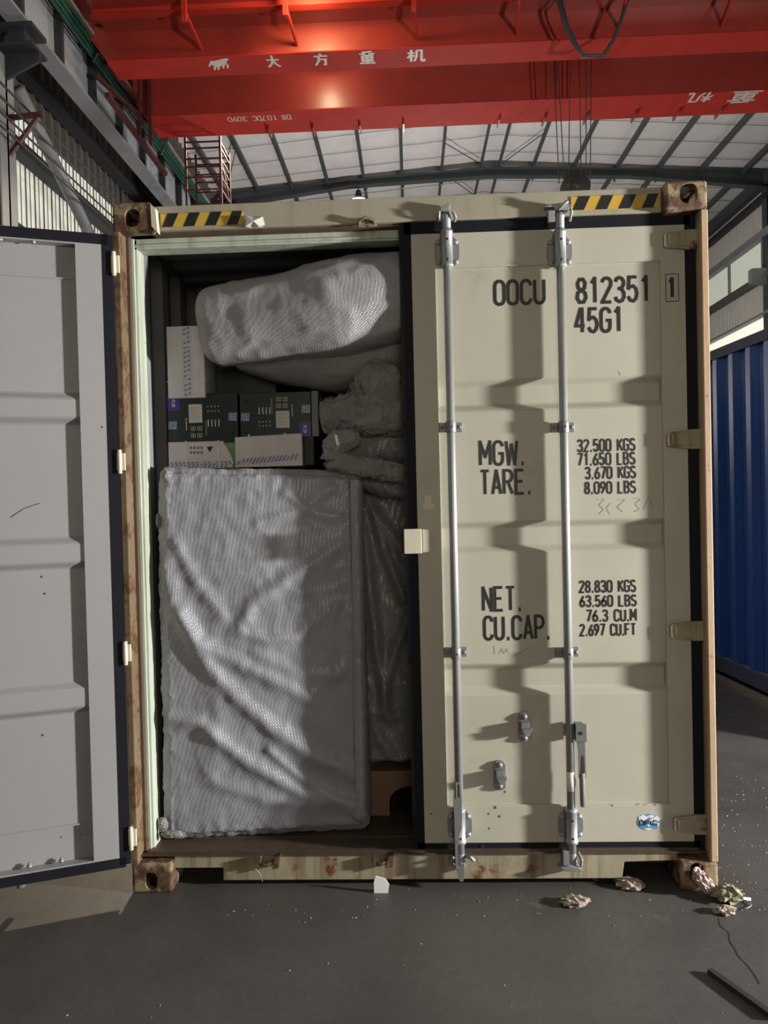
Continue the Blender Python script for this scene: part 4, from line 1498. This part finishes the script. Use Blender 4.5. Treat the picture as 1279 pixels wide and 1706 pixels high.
# crate below it
t = thing('wooden_crate', (.12, .55, .152), 'low brown wooden crate with a dark arched cutout under the shadowed wrapped package', 'crate')
arch = [(.56, .152), (.56, .362), (-.30, .362), (-.30, .152), (-.14, .152), (-.14, .215)] + [(-.14 + .10 * (1 - math.cos(a)), .215 + .075 * math.sin(a)) for a in (.4, .8, 1.2, 1.57)] + [(.28, .290), (.30, .152)]
MB().prism(arch, .40, .43).build('front_board', 'wood', t)
MB().box(-.30, .56, .43, .80, .340, .362).box(-.30, .56, .78, .80, .152, .34).box(-.30, -.27, .43, .78, .152, .34).box(.53, .56, .43, .78, .152, .34).build('frame', 'wood', t)


def roll(name, mat, path, disp, label, cat, nseg=90, nring=56, group=None, powr=2.6):
    """wrapped roll: path = list of (point, half height, half depth); superellipse section, rounded ends"""
    def lerp(t):
        k_ = t * (len(path) - 1)
        i = min(int(k_), len(path) - 2)
        f = k_ - i
        f = f * f * (3 - 2 * f)
        a, b = path[i], path[i + 1]
        return Vector(a[0]).lerp(Vector(b[0]), f), a[1] * (1 - f) + b[1] * f, a[2] * (1 - f) + b[2] * f
    m_ = MB()
    m_.smooth = True
    vs, fs = [], []
    for i in range(nseg + 1):
        t = i / nseg
        c, hh, hd_ = lerp(t)
        en = min(t, 1 - t)
        kf = math.sqrt(max(0.0, 1 - max(0, 1 - en / .07) ** 2))
        kf = max(kf, .02)
        c2, _, _ = lerp(min(1, t + .02))
        c1, _, _ = lerp(max(0, t - .02))
        tan = (c2 - c1).normalized()
        side = tan.cross(Vector((0, 0, 1))).normalized()
        up_ = side.cross(tan)
        for j in range(nring):
            a = 2 * math.pi * j / nring
            ca, sa = math.cos(a), math.sin(a)
            ex = 2 / powr
            px_ = math.copysign(abs(ca) ** ex, ca) * hd_ * kf
            pz_ = math.copysign(abs(sa) ** ex, sa) * hh * kf
            q = c + side * px_ + up_ * pz_
            nr_ = (side * ca + up_ * sa)
            q = q + nr_ * disp(t, a, q) * kf
            vs.append(q)
    for i in range(nseg):
        for j in range(nring):
            a = i * nring + j
            b = i * nring + (j + 1) % nring
            fs.append((a, b, b + nring, a + nring))
    fs.append(tuple(range(nring)))
    fs.append(tuple(nseg * nring + j for j in range(nring)))
    m_.add(vs, fs)
    return single(m_, name, mat, label, cat, group)


def dn(amp, f, seed=0.0, ridg=0.0, rf_=14, sx=1.0):
    def fn(t, a, q):
        s = Vector((q.x * sx, q.y, q.z)) + Vector((seed, seed, seed))
        return amp * noise.noise(s * f) + ridg * (.5 - abs(noise.noise(s * rf_))) + ridg * .55 * (.5 - abs(noise.noise(s * rf_ * 2.3)))
    return fn


# top roll: wide flattened bundle lying across the load, rising to the right
a0, a1, a2, a3 = P(338, 553, .26), P(430, 537, .24), P(560, 513, .22), P(665, 498, .24)
roll('wrapped_roll', 'bubble_top', [(a0, .150, .13), (a1, .175, .15), (a2, .195, .16), (a3, .19, .155), (Vector((.35, .30, 2.50)), .18, .15), (Vector((.6, .32, 2.52)), .17, .14)],
     dn(.020, 4.0, 1.3, .016, 8, .6), 'big pale bubble-wrapped roll lying across the top of the load', 'wrapped roll', 130, 80, 'bubble-wrapped rolls at the top of the load', 2.9)
# darker film-wrapped bundle just below it
b0, b1, b2, b3 = P(395, 605, .42), P(470, 610, .40), P(560, 612, .38), P(650, 596, .38)
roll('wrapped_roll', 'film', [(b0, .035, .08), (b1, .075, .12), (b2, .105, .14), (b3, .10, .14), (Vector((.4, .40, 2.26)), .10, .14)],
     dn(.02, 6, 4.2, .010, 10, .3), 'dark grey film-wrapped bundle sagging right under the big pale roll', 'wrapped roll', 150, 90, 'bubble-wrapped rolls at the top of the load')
# crumpled smaller rolls at the right of the load
r0, r1, r2 = P(600, 660, .55), P(628, 628, .36), P(642, 640, .24)
roll('wrapped_roll', 'crumple', [(r0, .10, .10), (r1, .10, .10), (r2, .075, .09), (P(646, 652, .19), .05, .06)], dn(.022, 7, 2.2, .034, 17),
     'crumpled bubble-wrap end poking out beside the door, above the thick horizontal roll', 'wrapped roll', 110, 84, 'bubble-wrapped rolls at the top of the load')
r0, r1, r2, r3 = P(536, 694, .34), P(575, 690, .33), P(625, 688, .30), P(672, 684, .32)
roll('wrapped_roll', 'crumple', [(r0, .062, .07), (r1, .075, .09), (r2, .090, .10), (r3, .095, .10), (Vector((.4, .35, 2.03)), .09, .10)], dn(.014, 7, 7.7, .030, 17),
     'thick horizontal crumpled bubble-wrap roll beside the green cartons', 'wrapped roll', 150, 90, 'bubble-wrapped rolls at the top of the load')
r0, r1, r2, r3 = P(600, 728, .20), P(562, 738, .19), P(556, 765, .20), P(612, 778, .20)
roll('wrapped_roll', 'crumple', [(r0, .028, .04), (r1, .045, .05), (r2, .040, .05), (r3, .034, .045), (P(668, 790, .24), .036, .05), (Vector((.3, .33, 1.72)), .05, .06)], dn(.008, 8, 5.5, .020, 24),
     'thin twisted bubble-wrap roll bent back over itself above the shadowed package', 'wrapped roll', 180, 64, 'bubble-wrapped rolls at the top of the load')
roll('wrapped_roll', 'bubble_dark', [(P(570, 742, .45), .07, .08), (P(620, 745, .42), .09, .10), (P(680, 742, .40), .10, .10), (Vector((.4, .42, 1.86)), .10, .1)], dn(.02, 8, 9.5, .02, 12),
     'grey bubble-wrap roll in shadow behind the thin twisted one', 'wrapped roll', 60, 40, 'bubble-wrapped rolls at the top of the load')
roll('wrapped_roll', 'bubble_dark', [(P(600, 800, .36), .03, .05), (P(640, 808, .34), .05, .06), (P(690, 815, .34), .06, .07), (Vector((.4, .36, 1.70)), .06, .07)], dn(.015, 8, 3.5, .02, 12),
     'lowest dark bubble-wrap roll resting on the shadowed package', 'wrapped roll', 60, 40, 'bubble-wrapped rolls at the top of the load')


# ---------------------------------------------------------------- cartons on the package
def px_box(u0, v0, u1, v1, y, dep):
    a, b = P(u0, v0, y), P(u1, v1, y)
    return a.x, b.x, y, y + dep, b.z, a.z


def tape_marks(m_, x0, x1, z0, z1, y, rows, n, vertical=False, mi=1, size=.011):
    m_.k = mi
    for r in range(rows):
        for i in range(n):
            if random.random() < .08:
                continue
            f = (i + .5 + .25 * (r % 2)) / n
            g = (r + .5) / rows
            if vertical:
                cx, cz = x0 + (x1 - x0) * g, z0 + (z1 - z0) * f
            else:
                cx, cz = x0 + (x1 - x0) * f, z0 + (z1 - z0) * g
            s = size
            m_.prism([(cx - s * .5, cz - s * .45), (cx + s * .35, cz - s * .05), (cx + s * .5, cz + s * .45), (cx - s * .35, cz + s * .05)], y - .0006, y - .0001)
    m_.k = 0


# left white carton (lower row) with warning triangle
x0, x1, y0, y1, z0, z1 = px_box(280, 737, 390, 780, .34, .22)
z0 = 1.800
t = thing('white_carton', ((x0 + x1) / 2, .45, z0), 'white carton with a small black warning triangle, under the left green carton', 'carton', 'cartons on the wrapped package')
MB().prism([(x0, z0), (x1 - .012, z0), (x1 - .002, z0 + .02), (x1 - .012, z0 + .055), (x1 - .05, z1), (x0, z1)], y0, y1).build('body', 'whitebox', t, .002)
m_ = MB()
m_.k = 2
m_.box(x0 + .003, x1 - .02, y0 - .0012, y0, z0 + .002, z0 + .032)
tape_marks(m_, x0 + .005, x1 - .01, z0 + .003, z0 + .032, y0 - .0012, 3, 15)
m_.build('printed_tape', ['whitebox', 'tape_blue', 'tape_clear'], t)
m_ = MB()
a = P(349, 748, y0)
m_.prism([(a.x - .014, a.z + .011), (a.x + .016, a.z + .011), (a.x + .001, a.z - .015)], y0 - .001, y0)
m_.build('warning_triangle', 'blackpaint', t)
m_ = MB()
for i, u in enumerate((318, 324, 330, 336)):
    m_ = MB()
    for v in (746, 754):
        q = P(u, v, y0)
        for dz in (-.004, 0, .004):
            m_.box(q.x - .006, q.x + .006, y0 - .0008, y0, q.z + dz - .0009, q.z + dz + .0009)
        m_.box(q.x - .001, q.x + .001, y0 - .0008, y0, q.z - .006, q.z + .006)
    m_.build('printed_character', 'blackpaint', t)
MB().box(P(310, 750, .34).x - .003, P(310, 750, .34).x + .003, y0 - .002, y0, z0, z1 + .004).build('strap', 'white_tape', t)
MB().box(P(364, 750, .34).x - .003, P(364, 750, .34).x + .003, y0 - .002, y0, z0, z1 + .004).build('strap', 'white_tape', t)
# green insert between the two
x2, x3 = P(374, 760, .36).x, P(393, 760, .36).x
m_ = MB().box(x2, x3, .3615, .54, z0, z1 - .006)
m_.k = 1
for i in range(4):
    m_.prism([(x2 + .003 + .009 * i, z1 - .012), (x2 + .006 + .009 * i, z1 - .010), (x2 + .02 + .009 * i, z1 - .035), (x2 + .017 + .009 * i, z1 - .036)], .3605, .3615)
single(m_, 'green_carton', ['greenpale', 'yellow'], 'narrow bright green carton edge wedged between the two white cartons', 'carton', 'cartons on the wrapped package')
# right white carton
x0, x1, y0, y1, z0, z1 = px_box(391, 727, 504, 780, .33, .22)
z0 = 1.800
t = thing('white_carton', ((x0 + x1) / 2, .45, z0), 'plain white carton with a slanted row of blue tape, under the right green carton', 'carton', 'cartons on the wrapped package')
MB().prism([(x0, z0), (x1, z0), (x1, z1 + .006), (x0, z1 - .004)], y0, y1).build('body', 'whitebox', t, .002)
m_ = MB()
m_.k = 2
m_.prism([(x0 + .002, z0 + .008), (x1 - .003, z0 + .030), (x1 - .003, z0 + .054), (x0 + .002, z0 + .034)], y0 - .0012, y0)
m_.k = 1
for i in range(16):
    for r in range(3):
        if random.random() < .1:
            continue
        cx = x0 + .012 + (x1 - x0 - .02) * (i + .3 * r) / 16.5
        cz = z0 + .014 + .021 * (cx - x0) / (x1 - x0) + .009 * r
        s = .011
        m_.prism([(cx - s * .5, cz - s * .45), (cx + s * .35, cz - s * .05), (cx + s * .5, cz + s * .45), (cx - s * .35, cz + s * .05)], y0 - .0018, y0 - .0012)
m_.build('printed_tape', ['whitebox', 'tape_blue', 'tape_clear'], t)
MB().box(P(414, 724, .33).x - .004, P(414, 724, .33).x + .004, y0 + .002, y0 + .01, z1, z1 + .008).build('strap', 'white_tape', t)
MB().box(P(474, 722, .33).x - .004, P(474, 722, .33).x + .004, y0 + .002, y0 + .01, z1, z1 + .010).build('strap', 'white_tape', t)
single(MB().box(x1 + .004, x1 + .05, .36, .56, 1.802, z1 - .002), 'black_carton', 'steel_black', 'small black carton at the right end of the white cartons', 'carton', 'cartons on the wrapped package', .004)


def green_carton(u0, v0, u1, v1, flip, label):
    y0 = .36
    x0, x1, _, y1, z0, z1 = px_box(u0, v0, u1, v1, y0, .24)
    t = thing('green_carton', ((x0 + x1) / 2, y0 + .12, z0), label, 'carton', 'cartons on the wrapped package')
    MB().box(x0, x1, y0, y1, z0, z1).build('body', 'greenbox', t, .003)

    def Q(f, g):        # f across, g up; the right carton carries the same print turned around
        if flip:
            f, g = 1 - f, 1 - g
        return x0 + (x1 - x0) * f, z0 + (z1 - z0) * g
    w_, h_ = x1 - x0, z1 - z0

    def patch(name, f, g, fw_, gh, mat, th=.001):
        cx, cz = Q(f, g)
        m_ = MB().box(cx - fw_ * w_ / 2, cx + fw_ * w_ / 2, y0 - th, y0, cz - gh * h_ / 2, cz + gh * h_ / 2)
        return m_, cx, cz
    m_, cx, cz = patch('l', .40, .60, .19, .37, 'label')
    m_.k = 1
    for i in range(9):
        m_.box(cx - .026, cx - .026 + random.uniform(.02, .05), y0 - .0014, y0 - .001, cz + .028 - .007 * i, cz + .0295 - .007 * i)
    m_.build('paper_label', ['label', 'pencil'], t)
    m_, cx, cz = patch('p', .09, .82, .17, .30, 'purple')
    m_.k = 1
    for gx, st in ((-.010, 'machine'), (.010, 'square')):
        for s in HAN[st]:
            ribbon(m_, [(q * .018, p * .018) for p, q in s], .0014, lambda p, q: Vector((cx - .009 + p, y0 - .0014, cz + gx - .009 + q)))
    m_.build('violet_sticker', ['purple', 'label'], t)
    m_ = MB()
    for i in range(4):
        for j in range(2):
            cx, cz = Q(.58 + .05 * i, .73 - .09 * j)
            m_.tube([(cx, y0 + .001, cz), (cx, y0 - .001, cz)], .0035, 8)
        cx, cz = Q(.58 + .05 * i, .40)
        m_.box(cx - .0025, cx + .0025, y0 - .001, y0, cz - .016, cz + .016)
    cx, cz = Q(.55, .30)
    m_.box(cx - .001, cx + .001, y0 - .001, y0, cz - .035, cz + .035)
    cx, cz = Q(.265, .40)
    m_.box(cx - .0018, cx + .0018, y0 - .001, y0, cz - .03, cz + .015).tube([(cx, y0, cz + .022), (cx, y0 - .001, cz + .022)], .004, 8)
    for i in range(2):
        for j in range(2):
            cx, cz = Q(.36 + .095 * i, .30 - .14 * j)
            ribbon(m_, [(cx - .010, cz - .008), (cx + .010, cz - .008), (cx + .010, cz + .008), (cx - .010, cz + .008), (cx - .010, cz - .008)], .0010, lambda p, q: Vector((p, y0 - .001, q)))
            m_.box(cx - .004, cx + .004, y0 - .001, y0, cz - .0012, cz + .0012).box(cx - .0015, cx + .0015, y0 - .001, y0, cz - .005, cz + .005)
    m_.build('printing', 'label', t)
    for (f, g) in ((.93, .52), (.07, .38)):
        m_ = MB()
        cx, cz = Q(f, g)
        m_.k = 0
        m_.prism([(cx - .020, cz - .018), (cx + .018, cz - .020), (cx + .020, cz + .018), (cx - .018, cz + .017)], y0 - .0014, y0)
        for i in range(3):
            for j in range(3):
                m_.k = 1
                qx, qz = cx - .012 + .012 * i, cz - .011 + .011 * j + .003 * i
                m_.prism([(qx - .005, qz - .004), (qx + .004, qz), (qx + .005, qz + .004), (qx - .004, qz)], y0 - .0020, y0 - .0014)
        m_.build('tape_patch', ['tape_pale', 'tape_blue'], t)
    for g in (.2, .85):
        cx, cz = Q(.92, g)
        MB().tube([(cx, y0 + .001, cz), (cx, y0 - .0008, cz)], .009, 12).build('hand_hole', 'steel_black', t)
    return x0, x1, z0, z1


g = green_carton(278, 657, 397, 737, False, 'left dark green carton with white label and upper violet sticker, on the white cartons')
g = green_carton(399, 655, 519, 728, True, 'right dark green carton with white label and lower violet sticker, on the white cartons')
single(MB().box(g[1] + .004, g[1] + .035, .35, .58, g[2] + .002, g[3]), 'lit_carton_side', 'interior', 'narrow grey slab standing for the lit side face of the right green carton', 'carton', 'cartons on the wrapped package', .003)  # added slab, its grey carries the light on the green carton's side
# upright white carton
x0, x1, y0, y1, z0, z1 = px_box(272, 541, 338, 660, .30, .22)
t = thing('white_carton', ((x0 + x1) / 2, .41, z0), 'upright white carton with a vertical printed tape, left of the big pale roll', 'carton', 'cartons on the wrapped package')
MB().box(x0, x1, y0 + .04, y1 + .04, z0, z1).build('body', 'whitebox', t, .002)
m_ = MB()
m_.k = 2
xm = P(307, 600, y0).x
m_.box(xm - .022, xm + .020, y0 + .0388, y0 + .04, z0, z1)
tape_marks(m_, xm - .018, xm + .018, z0 + .004, z1 - .004, y0 + .0388, 2, 15, True, 1, .012)
m_.build('printed_tape', ['whitebox', 'tape_blue', 'tape_clear'], t)
MB().box(x0 - .004, x1 + .002, y0 + .038, y0 + .041, P(300, 574, .3).z - .0012, P(300, 574, .3).z + .0012).build('strap', 'white_tape', t)
MB().box(x0 - .004, x1 + .006, y0 + .038, y0 + .041, P(300, 633, .3).z - .0016, P(300, 633, .3).z + .0016).build('strap', 'white_tape', t)
single(MB().box(x1 + .01, x1 + .30, .50, .75, g[3] + .004, g[3] + .13), 'green_carton', 'greenbox', 'dark green carton in shadow between the upright white carton and the dark bundle', 'carton', 'cartons on the wrapped package', .003)

# ---------------------------------------------------------------- litter on the floor
def flatcrumple(u, v, rx, ry, rz, seed, mat, name, label, cat, group=None, amp=.6, freq=1.7):
    c = PZ(u, v, 0)
    m_ = crumple_mb(c.x, c.y, rz * .9, rx, ry, rz, seed, 9, amp, freq)
    for q in m_.v:
        q.z = max(q.z, 0.001)
    m_.sm = [False] * len(m_.sm)
    return single(m_, name, mat, label, cat, group)


c = PZ(635, 1488, 0)
m_ = MB()
pts = [(-.030, .0), (.028, .0), (.034, .035), (.018, .060), (-.022, .072), (-.030, .045)]
m_.prism([(c.x + p, q) for p, q in pts], c.y, c.y + .004)
m_.prism([(c.y + .004, .001), (c.y + .03, .001), (c.y + .004, .03)], c.x - .02, c.x + .02, 'x')
single(m_, 'paper_scrap', 'paper', 'folded white paper scrap leaning against the sill', 'paper', 'paper litter')
flatcrumple(957, 1507, .050, .035, .016, 3, 'kraft', 'paper_scrap', 'crumpled beige paper lying in front of the second locking rod', 'paper', 'paper litter')
flatcrumple(1050, 1478, .050, .035, .018, 5, 'kraft', 'paper_scrap', 'crumpled beige paper under the right fork pocket', 'paper', 'paper litter')
flatcrumple(1035, 1470, .025, .02, .012, 8, 'olive', 'foil_scrap', 'small shiny scrap beside the beige paper under the fork pocket', 'scrap')
c = P(1172, 1488, -.03)
m_ = crumple_mb(c.x, -.035, .055, .030, .03, .045, 4, 18, .5, 2.8)
for q in m_.v:
    q.z = max(q.z, .001)
    q.x += (.055 - q.z) * .6
m_.sm = [False] * len(m_.sm)
single(m_, 'packing_paper', 'kraft_pink', 'pinkish crumpled packing paper hanging from the lower right corner casting', 'paper', 'paper litter')
flatcrumple(1212, 1500, .045, .04, .028, 9, 'olive', 'packing_paper', 'olive crumpled wrapping heap beside the lower right corner casting', 'paper', 'paper litter', .7, 3.2)
flatcrumple(1208, 1522, .04, .022, .014, 12, 'kraft', 'packing_paper', 'pale crumpled paper in front of the olive heap', 'paper', 'paper litter', .6, 3)
c = PZ(1225, 1500, 0)
single(MB().tube([(c.x - .02, c.y, .012), (c.x + .055, c.y - .01, .010)], .006, 8), 'paper_tube', 'paper', 'thin white stick beside the olive wrapping heap', 'stick')
single(MB().tube([(c.x - .04, c.y + .05, .02), (c.x + .0, c.y + .03, .02), (c.x + .045, c.y + .02, .012)], .006, 6), 'wood_splinter', 'steel_black', 'black splinter behind the white stick', 'splinter')
loop = [(c.x - .03 + .075 * math.cos(a), c.y - .035 + .04 * math.sin(a), .006) for a in [i * .3 - 1.2 for i in range(12)]]
single(MB().tube(loop, .0022, 6), 'wire_loop', 'galv_dark', 'thin bent wire loop right of the olive wrapping heap', 'wire')
# long dark stick at the lower right
a, b = PZ(1182, 1622, 0), PZ(1290, 1700, 0)
single(MB().bar(a + Vector((0, 0, .009)), b + Vector((0, 0, .009)), .020, .018), 'metal_rod', 'steel_black', 'dark thin rod lying on the floor at the lower right', 'rod')
m_ = MB()
random.seed(11)
for i in range(170):
    z = random.random()
    if z < .60:
        u, v = random.uniform(1190, 1279), random.uniform(1290, 1520)
    elif z < .80:
        u, v = random.uniform(560, 1200), random.uniform(1478, 1530)
    elif z < .90:
        u, v = random.uniform(380, 520), random.gauss(1520, 8)
    else:
        u, v = random.uniform(0, 1279), random.uniform(1500, 1706)
    c = PZ(u, v, 0)
    r = random.uniform(.0012, .0045) * (1.1 if z < .6 else 1)
    an = random.uniform(0, 3.14)
    d = Vector((math.cos(an), math.sin(an), 0))
    e = Vector((-d.y, d.x, 0))
    kx = random.uniform(.3, 1)
    m_.k = 0 if random.random() < .6 else 1
    h = Vector((0, 0, .0015 + r * .6))
    m_.add([c - d * r - e * r * kx, c + d * r - e * r * kx * .6, c + d * r * 1.4 + e * r * kx, c - d * r * .6 + e * r * kx, c + h], [(0, 1, 4), (1, 2, 4), (2, 3, 4), (3, 0, 4), (3, 2, 1, 0)])
o = m_.build('floor_debris', ['crumb', 'kraft'])
o['kind'] = 'stuff'
tag(o, 'tiny pale crumbs and splinters scattered over the concrete floor', 'debris')
# floor joint and cracks
m_ = MB()
a, b = PZ(1196, 1530, 0), PZ(1262, 1640, 0)
cr_pts = [a.lerp(b, i / 8) + Vector((random.uniform(-.012, .012), 0, .0006)) for i in range(9)]
ribbon(m_, [(p.x, p.y) for p in cr_pts], .0022, lambda p, q: Vector((p, q, .0006)))
struct(m_, 'trim_%d' % k, 'steel_black')
k += 1
# paper tag tucked on the header
c = P(425, 371, .03)
m_ = MB(lambda p: p + Vector((0, .036, .003)))
m_.add([(c.x - .045, -.002, c.z + .030), (c.x - .028, -.022, c.z + .016), (c.x + .005, -.006, c.z + .022), (c.x + .034, -.014, c.z + .018), (c.x + .040, -.002, c.z - .012),
        (c.x + .020, -.020, c.z - .026), (c.x - .008, -.004, c.z - .024), (c.x - .040, -.016, c.z - .022), (c.x - .004, -.024, c.z - .002),
        (c.x - .045, .006, c.z + .025), (c.x + .035, .006, c.z + .014), (c.x + .03, .006, c.z - .02), (c.x - .03, .006, c.z - .02)],
       [(0, 1, 8, 2), (2, 3, 8), (3, 4, 8), (4, 5, 8), (5, 6, 8), (6, 7, 8), (7, 1, 8), (0, 9, 10, 3), (7, 12, 9, 0), (4, 11, 12, 7)])
single(m_, 'paper_scrap', 'label', 'torn crumpled tag stuck on the header beside the left hazard tape', 'paper', 'paper litter')
